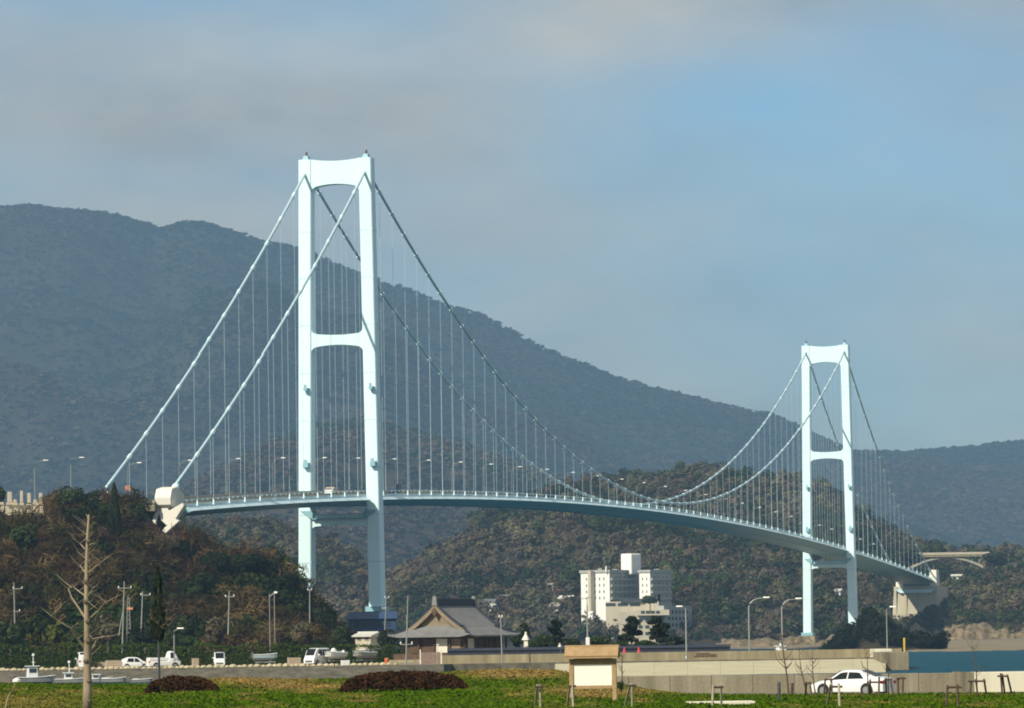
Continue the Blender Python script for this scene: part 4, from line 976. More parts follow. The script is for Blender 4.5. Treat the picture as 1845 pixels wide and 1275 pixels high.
# brown driftwood boards on the wall
a = B(1250, 638.5, 1.9); dw = thing('timber_stack', 'brown timber lying along the quay wall', 'timber', a)
MB().box((1.5, 0, 0), (3.0, .5, .18)).build('plank', M_TIMB, dw); MB().box((1.6, .03, .2), (2.6, .4, .18)).build('plank', M_TIMB, dw); MB().box((1.2, .01, .4), (1.8, .3, .16)).build('plank', M_TIMB, dw)
# near seawall behind the car
M_NW = mat('seawall_concrete', (.16, .14, .095), rough=.9, col2=(.32, .285, .20), scale=.7, bump=.4, bscale=5, streak=True)
nw = thing('seawall', 'grey concrete seawall behind the white car', 'wall', B(1400, 303, 0)); n0 = B(1400, 303, 0)
def near_wall(px0, px1, Y, py_top, th, material, parent, org, segs):
    for i in range(segs):
        pa, pb = px0 + (px1 - px0) * i / segs + .3, px0 + (px1 - px0) * (i + 1) / segs - .3
        za_ = Zat((pa + pb) / 2, py_top(pa), Y); a, b = B(pa, Y, -1.5) - org, B(pb, Y, -1.5) - org
        bevel(MB().extrude([a, b, b + Vector((0, th, 0)), a + Vector((0, th, 0))], (0, 0, za_ + 1.5)).build('wall_panel', material, parent), .03)
near_wall(1060, 1732, 303, lambda p: np.interp(p, [1060, 1400, 1732], [1217, 1214, 1210.5]), .5, M_NW, nw, n0, 9)
n2_ = B(1790, 300, 0); nw2 = thing('seawall', 'bright pale concrete seawall block at the right edge', 'wall', n2_)
near_wall(1757, 2300, 296, lambda p: 1209.5, 4.0, M_CONC_W, nw2, n2_, 5)
a = B(1728, 301, -1.5) - n2_; b = B(1757, 296, -1.5) - n2_; zt_ = Zat(1740, 1210, 298)
MB().extrude([a, b, b + Vector((0, 4, 0)), a + Vector((0, 4, 0))], (0, 0, zt_ + 1.5)).build('return_wall', M_CONC_D, nw2)  # shaded side of the pale block, its shade set as darker concrete
# pale stones along the quay edge: each a boulder
M_STONE = mat('edge_stone', (.38, .32, .19), rough=.9, col2=(.56, .49, .33), scale=1.0)
stone_me = []
for k in range(5):
    r_ = random.Random(k); stone_me.append(MB().lathe([(.18 * r_.uniform(.8, 1.1), -.12), (.34 * r_.uniform(.8, 1.15), .08), (.28 * r_.uniform(.8, 1.1), .3), (.1, .4)], n=6).mesh('edge_stone'))
    stone_me[-1].materials.append(M_STONE)
edge_root = thing('stone_edging', 'row of pale edging stones along the quay', 'edging', B(350, 620, QZ)); e0 = B(350, 620, QZ)
px = -40.0; k = 0
while px < 715:
    if not (612 < px < 634):
        o = bpy.data.objects.new('stone', stone_me[k % 5]); COL.objects.link(o); o.parent = edge_root
        o.location = B(px, 620.5 + random.uniform(-.3, .3), QZ) - e0; o.rotation_euler = (0, 0, random.uniform(0, 6)); s_ = random.uniform(.8, 1.35); o.scale = (s_ * 1.15, s_, s_ * .8)
    px += random.uniform(8, 12); k += 1

# ================================================================== TREES AND SHRUBS (individuals)
M_BARK = mat('bark', (.085, .065, .045), rough=.9, col2=(.15, .12, .085), scale=3, bump=.5); M_BARK_L = mat('pale_bark', (.22, .17, .11), rough=.85, col2=(.36, .29, .20), scale=4, bump=.3, streak=True)
TREE_K = 500
def tree(name, label, loc, w, h, kind, col, n=700, size=.05, trunk=.35, group=None, cat='tree', bark=None, wob=0):
    global TREE_K; TREE_K += 1
    t = thing(name, label, cat, loc, random.uniform(0, 6.28), group)
    tri, sh = leaf_crown(n, size, kind, TREE_K)
    V = tri * np.array((w, w, h * (1 - trunk * .6))) + np.array((0, 0, h * trunk * .6))
    r = np.random.default_rng(TREE_K); k = r.integers(0, len(col), n); c = np.repeat(np.array(col)[k] * r.uniform(.75, 1.25, (n, 1)), 3, axis=0) * sh[:, None]
    o = np_mesh('crown', V, np.arange(len(V)).reshape(-1, 3), M_FOL, c); o.parent = t
    m = MB(); pts = [(0, 0, -1.0)] + [(random.uniform(-.02, .02) * w, random.uniform(-.02, .02) * w, h * f) for f in (.2, .45, .7, .88)]
    m.tube(pts, [.03 * h, .026 * h, .02 * h, .013 * h, .004 * h], 6)
    for q in range(5):
        a = random.uniform(0, 6.28); z = h * random.uniform(.35, .75); m.tube([(0, 0, z), (math.cos(a) * w * .18, math.sin(a) * w * .18, z + h * .07), (math.cos(a) * w * .34, math.sin(a) * w * .34, z + h * .12)], [.011 * h, .008 * h, .003 * h], 4)
    m.build('trunk', bark or M_BARK, t); return t
def tree_px(name, label, px, pyt, pyb, Y, wpx, kind, col, **kw):
    b = P(px, pyb, Y) if Y else hill_hit(px, pyb, H_HEAD); Y = b.y; h = P(px, pyt, Y).z - b.z
    return tree(name, label, b, wpx * Y / F_PX, h, kind, col, **kw)
# on top of the headland
tree_px('evergreen_tree', 'round dark green tree on the headland skyline left of the far cable end', 130, 866, 940, 0, 62, 'round', EVER, n=1300)
tree_px('evergreen_tree', 'slim dark cypress on the headland just left of the anchorage', 207, 870, 975, 0, 34, 'cone', DARK, n=1800, trunk=.1)
tree_px('evergreen_tree', 'small dark bush tree behind the white anchorage among trees', 170, 876, 940, 0, 34, 'round', DARK, n=800)
tree_px('evergreen_tree', 'dark tree at the left edge behind the gravestones', -2, 864, 930, 1075, 40, 'round', EVER, n=900)
tree_px('evergreen_tree', 'broad dark green tree below the gravestones', 45, 935, 1015, 0, 66, 'round', EVER, n=1500)
tree_px('evergreen_tree', 'dark tree on the slope right of the tall bare trunk', 185, 962, 1035, 0, 60, 'round', DARK, n=1400)
tree_px('evergreen_tree', 'low green tree beneath the bridge end left of the anchorage legs', 243, 898, 955, 0, 46, 'round', EVER, n=900)
for i, (px, pt, pb, w, lab) in enumerate([(392, 984, 1058, 92, 'leftmost of the big dark trees on the headland nose'), (452, 988, 1075, 100, 'middle one of the big dark trees on the headland nose'), (505, 1012, 1095, 80, 'rightmost of the big dark trees on the headland nose')]):
    tree_px('evergreen_tree', lab, px, pt, pb, 0, w, 'round', DARK * .7, n=2600, size=.042)
tree_px('evergreen_tree', 'dark slope tree at the tip of the headland below the near tower', 585, 1082, 1160, 0, 60, 'round', DARK, n=1300)
tree_px('bare_tree', 'pale tan leafless tree beside the anchorage struts', 300, 950, 1015, 0, 50, 'twig', BARE * 1.2, n=1300, size=.06)
for px, pt, w, lab in ((1640, 985, 60, 'tree at the left end of the small arch bridge'), (1790, 988, 70, 'tree at the right end of the small arch bridge'), (1682, 962, 60, 'taller tree rising behind the small arch bridge')):
    tree_px('evergreen_tree', lab, px, pt, 1030, 2440 if px != 1682 else 2500, w, 'round', EVER, n=700, size=.06)
tree_px('evergreen_tree', 'dark domed tree in front of the white right wing of the hotel', 1172, 1066, 1100, 2100, 36, 'round', EVER, n=700, size=.06)
for i, px in enumerate((1075, 1060, 1098, 1205, 1232)):
    tree_px('evergreen_tree', ['green tree below the balconied hotel wing', 'leftmost green tree at the foot of the hotel', 'green tree at the hotel annex corner', 'green tree right of the hotel terrace', 'rightmost green tree beside the grey hotel annex'][i], px, 1108 + i * 5, 1165, 2085, 46, 'round', EVER if i % 2 else BARE, n=700, size=.06)
# bushy trees along the foot of the headland
footc = [(20, 1100, 70, EVER), (75, 1118, 62, EVER), (140, 1118, 60, EVER), (195, 1105, 66, BARE), (262, 1110, 64, DARK), (330, 1100, 60, EVER), (385, 1112, 62, BARE), (440, 1100, 66, EVER), (500, 1118, 60, EVER), (545, 1108, 58, BARE), (610, 1125, 50, EVER), (700, 1128, 46, DARK)]
FL = ['bushy tree under the headland at the far left edge', 'bushy tree in front of the tan walled house', 'bushy tree right behind the tall bare trunk', 'brown tree behind the leaning utility mast', 'dark tree right of the steel mast', 'green tree above the white pickup', 'brown tree behind the front facing white van', 'green tree between the single utility pole and the twin floodlights', 'green tree right of the twin floodlights', 'brown tree under the headland tip', 'green tree left of the cream house', 'dark tree between the cream house and the temple']
for (px, pt, w, pal), lab in zip(footc, FL):
    tree_px('bushy_tree', lab, px, pt + random.uniform(-6, 6), 1182, 800 + random.uniform(-40, 60), w, 'round', pal, n=1500, size=.05, trunk=.25)
# clipped hedge behind the parked vehicles
M_HEDGE = MATS['foliage']
hed = thing('hedge', 'long dark green hedge behind the parked vans and boats', 'hedge', B(400, 690, QZ)); h0 = B(400, 690, QZ)
HV, HC = [], []
for i in range(30):
    px = -60 + i * 28.5; tri, sh = leaf_crown(620, .05, 'hedge', 900 + i); zt_ = Zat(px, 1160 + random.uniform(-4, 5), 690)
    HV.append(tri * np.array((2.6, 2.0, zt_ - 1.4)) + np.array(B(px, 690, 1.4) - h0)); HC.append(np.repeat(pick(np.array([(.040, .066, .012), (.058, .080, .015), (.030, .050, .012)]), 620), 3, axis=0) * sh[:, None])
HV = np.concatenate(HV); o = np_mesh('foliage', HV, np.arange(len(HV)).reshape(-1, 3), M_FOL, np.concatenate(HC)); o.parent = hed; o['kind'] = 'stuff'
wa, wb = B(-70, 690, 1.5) - h0, B(775, 690, 1.5) - h0; MB().box(((wa.x + wb.x) / 2, 0, .9), (wb.x - wa.x, 1.2, 1.9)).build('twigs', mat('hedge_core', (.018, .026, .008), rough=.95, var=.4, scale=2, spec=.02), hed)
# trees round the temple
GREEN = np.array([(.030, .052, .016), (.045, .065, .02), (.02, .036, .014)])
pines = [(935, 1112, 44, 'round', 'green tree touching the right corner of the temple roof'), (985, 1138, 44, 'round', 'low tree between the two stone lanterns'), (1003, 1118, 40, 'pine', 'pine tree left of the lamp with a box'), (1030, 1146, 40, 'round', 'round shrub tree behind the left end of the board roof'), (1078, 1140, 52, 'round', 'round tree right of the lamp with a box'), (1112, 1150, 40, 'round', 'low bush tree left of the pine in front of the hotel'), (1138, 1112, 46, 'pine', 'left pine standing in front of the hotel'), (1185, 1112, 52, 'pine', 'right pine with layered pads in front of the hotel'), (1163, 1148, 44, 'round', 'low tree between the two hotel pines'), (1222, 1148, 40, 'pine', 'small pine behind the lamp with a left facing head'), (962, 1148, 36, 'round', 'bush at the foot of the tall stone lantern')]
for px, pt, w, kind, lab in pines:
    tree_px('pine_tree' if kind == 'pine' else 'evergreen_tree', lab, px, pt, 1178, 672 + random.uniform(-4, 60), w * (1.5 if kind == 'pine' else 1.15), kind, GREEN if kind == 'round' else DARK * 1.3, n=1500, size=.05 if kind != 'pine' else .06, trunk=.15)
# clipped reddish brown azalea beds on the grass
AZ = np.array([(.060, .024, .012), (.085, .036, .016), (.045, .02, .012), (.05, .036, .014)])
def azalea(px0, px1, pyt, pyb, Y, label, n):
    a, b = B(px0, Y, 2), B(px1, Y, 2); c = ground_hit((px0 + px1) / 2, pyb); Yb_ = c.y + 1.6; w = (px1 - px0) * Yb_ / F_PX; h = Zat((px0 + px1) / 2, pyt, Yb_) - c.z
    t = thing('azalea_bed', label, 'shrub', c + Vector((0, 1.6, 0)))
    r = np.random.default_rng(n); u = r.uniform(-1, 1, n); v = r.uniform(-1, 1, n); prof = (1 - np.abs(u) ** 3.5) ** .6 * (1 - .8 * v ** 4) * (.75 + .45 * fbm(u * 5, v * 2, n))
    z = h * prof * r.uniform(.55, 1.05, n) ** .4; cen = np.stack([u * w / 2, v * 1.3, z], 1)
    a_ = r.normal(0, 1, (n, 3)); a_ /= np.linalg.norm(a_, axis=1)[:, None]; b2 = np.cross(a_, r.normal(0, 1, (n, 3))); b2 /= np.linalg.norm(b2, axis=1)[:, None]; s_ = r.uniform(.05, .12, (n, 1))
    V = np.stack([cen - a_ * s_, cen + a_ * s_ + b2 * s_, cen + a_ * s_ - b2 * s_], 1).reshape(-1, 3)
    o = np_mesh('foliage', V, np.arange(len(V)).reshape(-1, 3), M_FOL, np.repeat(pick(AZ, n, .3), 3, axis=0)); o.parent = t
    m = MB()
    for i in range(9): x = w * (-.4 + .1 * i); m.tube([(x, 0, -.2), (x + .1, 0, h * .5)], .03, 4)
    m.build('stems', M_BARK, t)
azalea(262, 388, 1221, 1246, 268, 'smaller reddish brown azalea bed beside the dark pole', 9000)
azalea(614, 840, 1211, 1244, 270, 'long reddish brown azalea bed on the lawn below the parked boats', 15000)

# tall bare tree in the left foreground
tbase = ground_hit(157, 1275); YB = tbase.y
bt = thing('bare_tree', 'tall bare pale trunk with short pruned branches in the left foreground', 'tree', tbase)
def off(px, py, dy=0.0): return P(px, py, YB + dy) - tbase
kk = YB / F_PX
m = MB(); tp = [(157, 1281, 9.2), (157.5, 1240, 8.2), (157, 1190, 6.6), (156.5, 1140, 5.2), (155.5, 1080, 4.2), (156, 1020, 3.4), (157.5, 970, 2.6), (160, 926, 1.6)]
m.tube([off(a, b) for a, b, r in tp], [r * kk for a, b, r in tp], 10); trunk = m.build('trunk', M_BARK_L, bt, smooth=True)
brs = [([(153, 1166), (140, 1150), (132, 1141), (128, 1131), (106, 1118), (92, 1108)], 2.4, -1), ([(161, 1175), (167, 1166), (173, 1153)], 2.2, 1), ([(153, 1111), (138, 1088), (129, 1075), (123, 1059)], 2.2, .6), ([(164, 1111), (178, 1098), (190, 1083)], 1.6, -1), ([(153, 1072), (142, 1064), (132, 1056)], 1.6, 1), ([(159, 1072), (165, 1064), (168, 1058)], 1.6, -.6), ([(153, 1030), (148, 1023), (144, 1017)], 1.5, .5), ([(160, 1030), (171, 1021), (182, 1012)], 1.6, -.8), ([(153, 988), (147, 981), (144, 978)], 1.3, .4), ([(158, 981), (165, 979), (171, 977)], 1.1, -.5), ([(160, 936), (165, 932), (170, 929)], 1.1, .3), ([(159, 934), (157, 928), (155, 925)], .9, .2), ([(166, 1150), (185, 1146), (205, 1144), (222, 1138)], .9, -1.2), ([(188, 1086), (205, 1076), (222, 1068)], .7, -1.4), ([(130, 1058), (115, 1046), (100, 1032)], .7, 1.2), ([(106, 1118), (95, 1104)], .7, -1)]
for pts, r, d in brs:
    n = len(pts); MB().tube([off(a, b, d * i / max(1, n - 1)) for i, (a, b) in enumerate(pts)], [r * kk * (1 - .65 * i / (n - 1)) for i in range(n)], 6).build('branch', M_BARK_L, bt)

# fine twigs along the trunk and branches
R_ = random.Random(5)
for i in range(96):
    if i < 40: u = R_.uniform(.12, .97); a = off(157, 1275 - u * 345); 
    else: pts, r, d = R_.choice(brs[:9]); q = R_.choice(pts[1:]); a = off(q[0], q[1], d)
    s_ = R_.choice((-1, 1)); ln_ = R_.uniform(.25, .8); y_ = R_.uniform(-1, 1)
    MB().tube([a, a + Vector((s_ * ln_ * .45, y_ * ln_ * .4, ln_ * .35)), a + Vector((s_ * ln_ * .8, y_ * ln_ * .6, ln_ * R_.uniform(.5, 1.0)))], [.013, .008, .003], 4).build('twig', M_BARK_L, bt)
for i in range(9):
    z = 1262 - i * 36; a = off(157 + R_.uniform(-4, 4), z, -.12); MB().lathe([(.10, -.07), (.13, 0), (.09, .08)], n=7).build('knot', M_BARK, bt).location = a
# dark slim young conifer on a pole-like stem
cb = ground_hit(287, 1247); ct = thing('dark_conifer', 'thin dark young conifer with bare stem left of the smaller azalea bed', 'tree', cb)
top = P(285, 1020, cb.y) - cb
MB().tube([(0, 0, -.2), top * .45, top * .98], [.075, .06, .02], 6).build('trunk', M_DARKM, ct)
tri, sh = leaf_crown(650, .06, 'cone', 77); V = tri * np.array((1.0, 1.0, top.z * .58)) + np.array((top.x * .6, 0, top.z * .43)); keep = np.repeat(np.random.default_rng(1).uniform(0, 1, 650) < .55, 3)
o = np_mesh('crown', V[keep], np.arange(keep.sum()).reshape(-1, 3), M_FOL, np.repeat(pick(DARK, 650), 3, axis=0)[keep]); o.parent = ct

# ================================================================== GRAVEYARD ON THE HEADLAND
M_GRAVE = mat('grave_stone', (.48, .41, .29), rough=.8, col2=(.60, .53, .40), scale=2)
graves = [(3, 912, 906, 5), (17.5, 886, 906, 9), (27, 900, 907, 7), (39, 884, 907, 6), (52.5, 888, 908, 7), (64, 900, 907, 8), (73.5, 888, 908, 7), (4, 912, 930, 9), (13, 912, 930, 8), (18, 917, 931, 8), (28.5, 915, 931, 8), (39.5, 917, 931, 6), (51.5, 917, 929, 6), (64, 912, 928, 8), (75, 912, 928, 7)]
GL = ['leftmost gravestone of the upper row', 'tallest broad gravestone of the upper row', 'low gravestone right of the tall broad one', 'slim pale topped gravestone, fourth of the upper row', 'gravestone in the middle of the upper row', 'low white topped gravestone on the dark ledge', 'rightmost gravestone of the upper row', 'leftmost gravestone of the lower row', 'second gravestone of the lower row', 'third gravestone of the lower row', 'fourth gravestone of the lower row', 'fifth gravestone of the lower row', 'small sixth gravestone of the lower row', 'seventh gravestone of the lower row', 'rightmost gravestone of the lower row']
for (px, pt, pb, w), lab in zip(graves, GL):
    Y = 1002 if pb < 915 else 992; b = P(px, pb, Y); h = P(px, pt, Y).z - b.z; ww = w * Y / F_PX
    t = thing('gravestone', lab, 'gravestone', b + Vector((0, 0, -.1)), .2, 'gravestones on the headland')
    MB().box((0, 0, .1), (ww * 1.25, ww * 1.25, .5)).build('plinth', M_GRAVE, t); bevel(MB().box((0, 0, .3 + h / 2), (ww * .85, ww * .8, h - .2), taper=.95).build('pillar', M_GRAVE, t), .06)
for pb, Y, x0, x1, lab in ((909, 1002, -30, 78, 'upper stone terrace under the gravestones'), (932, 992, -30, 80, 'lower stone terrace under the gravestones')):
    a, b = P(x0, pb, Y), P(x1, pb, Y); tt = MB().extrude([a + Vector((0, -1.2, 0)), b + Vector((0, -1.2, 0)), b + Vector((0, 6, 0)), a + Vector((0, 6, 0))], (0, 0, -2.6)).build('grave_terrace', M_CONC_D); tag(tt, lab, 'terrace')
# road sign by the approach
b = P(231, 905, 1068); sg = thing('road_sign', 'round orange road sign on the bridge approach', 'sign', b); MB().tube([(0, 0, 0), (0, 0, 3.0)], .07, 6).build('pole', M_GALV, sg)
o = MB().lathe([(.02, -.04), (.55, -.04), (.6, 0), (.55, .04), (.02, .04)], n=16).build('sign_disc', mat('sign_orange', (.62, .25, .13), rough=.5), sg); o.rotation_euler = (math.pi / 2, 0, 0); o.location = (0, -.1, 3.2)

# ================================================================== POLES AND LAMPS
def utility_pole(label, px, pyt, pyb, Y, arms, px2=None, r=.13, mats=None):
    b = P(px2 if px2 else px, pyb, Y); tp_ = P(px, pyt, Y) - b; t = thing('utility_pole', label, 'utility pole', b)
    MB().tube([(0, 0, -.6), tp_], [r, r * .65], 8).build('pole', mats or M_GALV, t)
    for f, l, o_ in arms:
        p = tp_ * f; MB().box((p.x + o_, p.y, p.z), (l, .12, .12)).build('crossarm', mats or M_GALV, t)
        for s_ in (-.45, .45): MB().lathe([(.07, 0), (.1, .1), (.05, .3)], (p.x + o_ + s_ * l, p.y, p.z + .05), 6).build('insulator', M_WHITE, t)
    return t
utility_pole('utility pole near the left edge under the headland', 25, 1048, 1130, 830, [(.86, 1.6, .6), (.36, 1.0, .4)], 27)
utility_pole('tall utility pole right of the tall bare trunk', 224, 1046, 1171, 800, [(.9, 2.2, .1)], 220)
utility_pole('short leaning pole beside the steel mast', 221, 1102, 1137, 805, [], 214, r=.1)
utility_pole('utility pole between the steel mast and the dark conifer', 257, 1064, 1135, 815, [(.9, 1.6, .5)], 254)
utility_pole('single utility pole above the white van seen from the front', 413, 1064, 1135, 810, [(.86, 1.5, .1)], 411)
utility_pole('slim pole at the tip of the headland below the near tower', 558, 1060, 1136, 860, [(.97, .7, 0)], 558)
utility_pole('thin pole left of the temple gable', 735, 1072, 1194, 640, [(.28, 1.6, 0)], 731, r=.1)
utility_pole('thin pole in front of the right end of the temple', 902, 1110, 1188, 636, [(.98, .4, 0)], 905, r=.1)
utility_pole('short mast in front of the blue shed', 696, 1072, 1132, 900, [(.93, .8, .1), (.6, .5, -.3)], 693, r=.1)
# lattice mast
b = P(232, 1150, 812); lm = thing('steel_mast', 'bluish lattice mast beside the tall utility pole', 'mast', b); tz = P(232, 1074, 812).z - b.z
for sx_ in (-.35, .35):
    for sy_ in (-.35, .35): MB().tube([(sx_, sy_, -.5), (sx_ * .4, sy_ * .4, tz)], .05, 5).build('upright', M_GALV, lm)
m = MB()
for i in range(10):
    z0, z1 = tz * i / 10, tz * (i + 1) / 10; w0_, w1_ = .35 * (1 - .6 * i / 10), .35 * (1 - .6 * (i + 1) / 10); m.tube([(-w0_, -w0_, z0), (w1_, -w1_, z1)], .03, 4); m.tube([(w0_, -w0_, z0), (-w1_, -w1_, z1)], .03, 4)
m.build('bracing', M_GALV, lm); MB().box((.25, -.1, tz * .72), (.9, .4, .35)).build('box', mat('sign_orange', (.62, .25, .13)), lm)
def lamp_px(label, px, pyt, pyb, Y, arm, px2=None, flip=False, curve=True, headmat=None, name='street_lamp', r=.1, headlen=.8):
    b = P(px2 if px2 else px, pyb, Y); h = P(px, pyt, Y).z - b.z; t = make_lamp(name, label, h, arm, 'street lamp', r=r, curve=curve, headlen=headlen, headmat=headmat)
    t.location = b; t.rotation_euler = (0, 0, math.pi if flip else 0); return t
lp = lamp_px('lamp post with a white box at its foot above the board roof', 1055, 1076, 1168, 668, 1.3, 1059, curve=False, r=.11)
MB().box((0, -.15, 1.0), (.5, .5, 1.1)).build('control_box', M_WHITE, lp); MB().tube([(-.8, 0, Zat(1055, 1078, 668) - lp.location.z), (.1, 0, Zat(1055, 1076, 668) - lp.location.z)], .05, 5).build('arm', M_GALV, lp)
lamp_px('lamp post with a left facing head in front of the hotel', 1235, 1096, 1186, 632, .5, 1237, flip=True, curve=False, r=.1)
lamp_px('left one of the two curved arm lamps left of the far tower', 1350, 1077, 1180, 645, 2.0, 1350.5)
lamp_px('right one of the two curved arm lamps, nearest the far tower', 1408, 1079, 1178, 645, 1.9, 1410)
lamp_px('slim pale lamp in front of the far anchorage', 1597, 1097, 1186, 632, .5, 1599, curve=False, r=.07)
lamp_px('small lamp post behind the white pickup', 313, 1136, 1190, 620, .5, 314, curve=False, r=.08)
fl = thing('floodlight_mast', 'twin mast floodlight in front of the headland woods', 'floodlight', P(491, 1166, 780)); hz_ = P(491, 1068, 780).z - fl.location.z
for x in (-.38, .38): MB().tube([(x, 0, -.5), (x, 0, hz_)], .07, 6).build('pole', M_GALV, fl)
MB().tube([(-.38, 0, hz_ * .93), (.5, 0, hz_ * 1.03)], .07, 5).build('arm', M_GALV, fl); MB().box((.6, 0, hz_ * 1.02), (.5, .3, .3)).build('lamp_head', M_WHITE, fl)
# leaning garden lamp in the lower left corner
g0 = ground_hit(6, 1275); gl = thing('garden_lamp', 'leaning pale garden lamp in the lower left corner', 'lamp', g0); q1_, q2_ = P(28, 1231, g0.y) - g0, P(30, 1225, g0.y) - g0
MB().tube([(0, 0, -.3), q1_ * .5 + Vector((-.03, 0, .03)), q1_], .035, 6).build('pole', M_BARK_L, gl); MB().lathe([(.05, -.08), (.17, -.05), (.17, .03), (.06, .1)], n=10).build('lamp_head', M_WHITE, gl).location = q2_

# ================================================================== VEHICLES
M_CARW = mat('car_white', (.80, .80, .78), rough=.25, var=.02, coat=.5); M_GLASS = mat('car_glass', (.012, .016, .018), rough=.25, var=.1, spec=.2); M_TYRE = mat('tyre', (.02, .02, .02), rough=.9); M_RIM = mat('rim', (.35, .36, .36), rough=.35, metal=.6)
M_RED = mat('tail_red', (.45, .03, .02), rough=.25); M_GREYP = mat('grey_plastic', (.10, .10, .10), rough=.6); M_SILV = mat('silver_paint', (.42, .44, .46), rough=.3, coat=.4)
def body_loft(stn, belt, top, wb, wt, L):
    secs = []
    for x in stn:
        b, t = belt(x), max(top(x), belt(x) + .01); e = 1 - .10 * abs(x / (L / 2)) ** 4; w1, w2 = wb * e, (wt + (wb - .03 - wt) * max(0, 1 - (t - b) / .25)) * e
        half = [(w1 * .93, .24), (w1, .42), (w1, b * .8), (w1 * .98, b), (w2, t - .06), (w2 * .82, t), (w2 * .4, t + .015)]
        secs.append([(x, -y, z) for y, z in half] + [(x, y, z) for y, z in reversed(half)])
    return MB().loft(secs)
def car(name, label, cat, loc, rz, paint, L, wb, wt, belt, top, sidewin, front, rear, wheels=(1.35, -1.3), wr=.31, group=None):
    t = thing(name, label, cat, loc, rz, group)
    stn = np.linspace(-L / 2, L / 2, 37); body = body_loft(stn, belt, top, wb, wt, L).build('body', paint, t, smooth=True)
    em = body.modifiers.new('edge', 'EDGE_SPLIT'); em.split_angle = math.radians(38)
    def sp(x, v, sgn):
        b, tt = belt(x), max(top(x), belt(x) + .01); e = 1 - .10 * abs(x / (L / 2)) ** 4; w1 = wb * e * .98; w2 = (wt + (wb - .03 - wt) * max(0, 1 - (tt - b) / .25)) * e
        return Vector((x, sgn * (w1 + (w2 - w1) * v + .012), b + (tt - .06 - b) * v))
    for sgn in (-1, 1):
        for x0, x1, x0t, x1t in sidewin:
            n = 8; lo = [sp(x0 + (x1 - x0) * i / n, .08, sgn) for i in range(n + 1)]; hi = [sp(x0t + (x1t - x0t) * i / n, .88, sgn) for i in range(n + 1)]
            MB().loft([lo, hi], close=False, caps=False).build('window', M_GLASS, t)
        dh = sp((sidewin[0][0] + sidewin[0][1]) / 2, 0, sgn); MB().box((dh.x, dh.y, dh.z - .14), (.2, .04, .04)).build('door_handle', paint, t)
        for wx in wheels:
            ar = MB().lathe([(wr * 1.14, -.015), (wr * 1.14, .015)], n=20).build('wheel_arch', M_TYRE, t); ar.rotation_euler = (math.pi / 2, 0, 0); ar.location = (wx, sgn * (wb + .0), wr * 1.08)
            wo = MB().lathe([(wr * .7, -.1), (wr, -.09), (wr, .09), (wr * .7, .1)], n=20).build('wheel', M_TYRE, t); wo.rotation_euler = (math.pi / 2, 0, 0); wo.location = (wx, sgn * (wb - .05), wr)
            MB().lathe([(.05, -.12), (wr * .62, -.115), (wr * .66, 0), (wr * .62, .115), (.05, .12)], n=14).build('rim', M_RIM, wo)
        MB().box((L / 2 - .10, sgn * wb * .68, belt(L / 2 - .1) * .78), (.16, wb * .32, .13)).build('headlight', M_SILV, t)
        MB().box((-L / 2 + .07, sgn * wb * .74, belt(-L / 2 + .1) * .86), (.18, wb * .36, .17)).build('tail_light', M_RED, t)
        mr = sp(sidewin[0][1] - .05, .15, sgn); MB().box((mr.x, mr.y + sgn * .09, mr.z + .04), (.12, .2, .13)).build('mirror', paint, t)
    for nm, (xa, xb) in (('windscreen', front), ('rear_window', rear)):
        secs = []
        for i in range(14):
            x = xa + (xb - xa) * i / 13; e = 1 - .10 * abs(x / (L / 2)) ** 4; b, tt = belt(x), max(top(x), belt(x) + .01); w2 = (wt + (wb - .03 - wt) * max(0, 1 - (tt - b) / .25)) * e * .84
            sgnx = 1 if xa > 0 else -1; secs.append([(x + sgnx * .02, -w2, tt + .034), (x + sgnx * .02, w2, tt + .034)])
        MB().loft(secs, close=False, caps=False).build(nm, M_GLASS, t)
    MB().box((-L / 2 - .005, 0, .62), (.03, .36, .14)).build('number_plate', M_WHITE, t)
    MB().box((L / 2 - .02, 0, .45), (.1, wb * 1.2, .2)).build('grille', M_GREYP, t)
    return t
ip = lambda xs, ys: (lambda x: float(np.interp(x, xs, ys)))
# white sedan parked by the seawall
def curve(xs, ys):
    c = np.interp(np.linspace(xs[0], xs[-1], 120), xs, ys); k = np.ones(9) / 9; c2 = np.convolve(np.pad(c, 4, mode='edge'), k, mode='valid'); g = np.linspace(xs[0], xs[-1], 120)
    return lambda x: float(np.interp(x, g, c2))
s_belt = curve([-2.3, -1.9, -.5, 1.0, 1.7, 2.3], [.86, .95, .93, .88, .80, .62]); s_top = curve([-2.3, -2.15, -1.75, -.75, 0, .45, 1.25, 1.9, 2.3], [.92, 1.02, 1.06, 1.43, 1.47, 1.42, .95, .84, .66])
YCAR = 281; zc_ = ground_z(1540, YCAR) + .02; cp = B(1537, YCAR, zc_)
car('white_car', 'white sedan parked facing left in front of the seawall', 'car', cp, math.pi - .56, M_CARW, 4.62, .88, .60, s_belt, s_top, [(-.05, .98, -.05, .42), (-1.15, -.12, -.8, -.12)], (.5, 1.22), (-.8, -1.72), wheels=(1.42, -1.32), wr=.33)
v_belt = curve([-1.7, -1.4, 1.0, 1.5, 1.7], [1.0, 1.05, 1.02, .92, .6]); v_top = curve([-1.7, -1.62, -1.4, .7, 1.05, 1.55, 1.7], [1.1, 1.72, 1.88, 1.88, 1.75, 1.0, .68])
def van(label, px, pyb, Y, rz, sc=1.0):
    b = B(px, Y, QZ); o = car('white_van', label, 'van', b, rz, M_CARW, 3.4, .74, .66, v_belt, v_top, [(.05, .9, .05, .75), (-.75, -.05, -.75, -.05), (-1.45, -.85, -1.45, -.85)], (.95, 1.5), (-1.5, -1.6), wheels=(1.1, -1.05), wr=.28); o.scale = (sc, sc, sc); return o
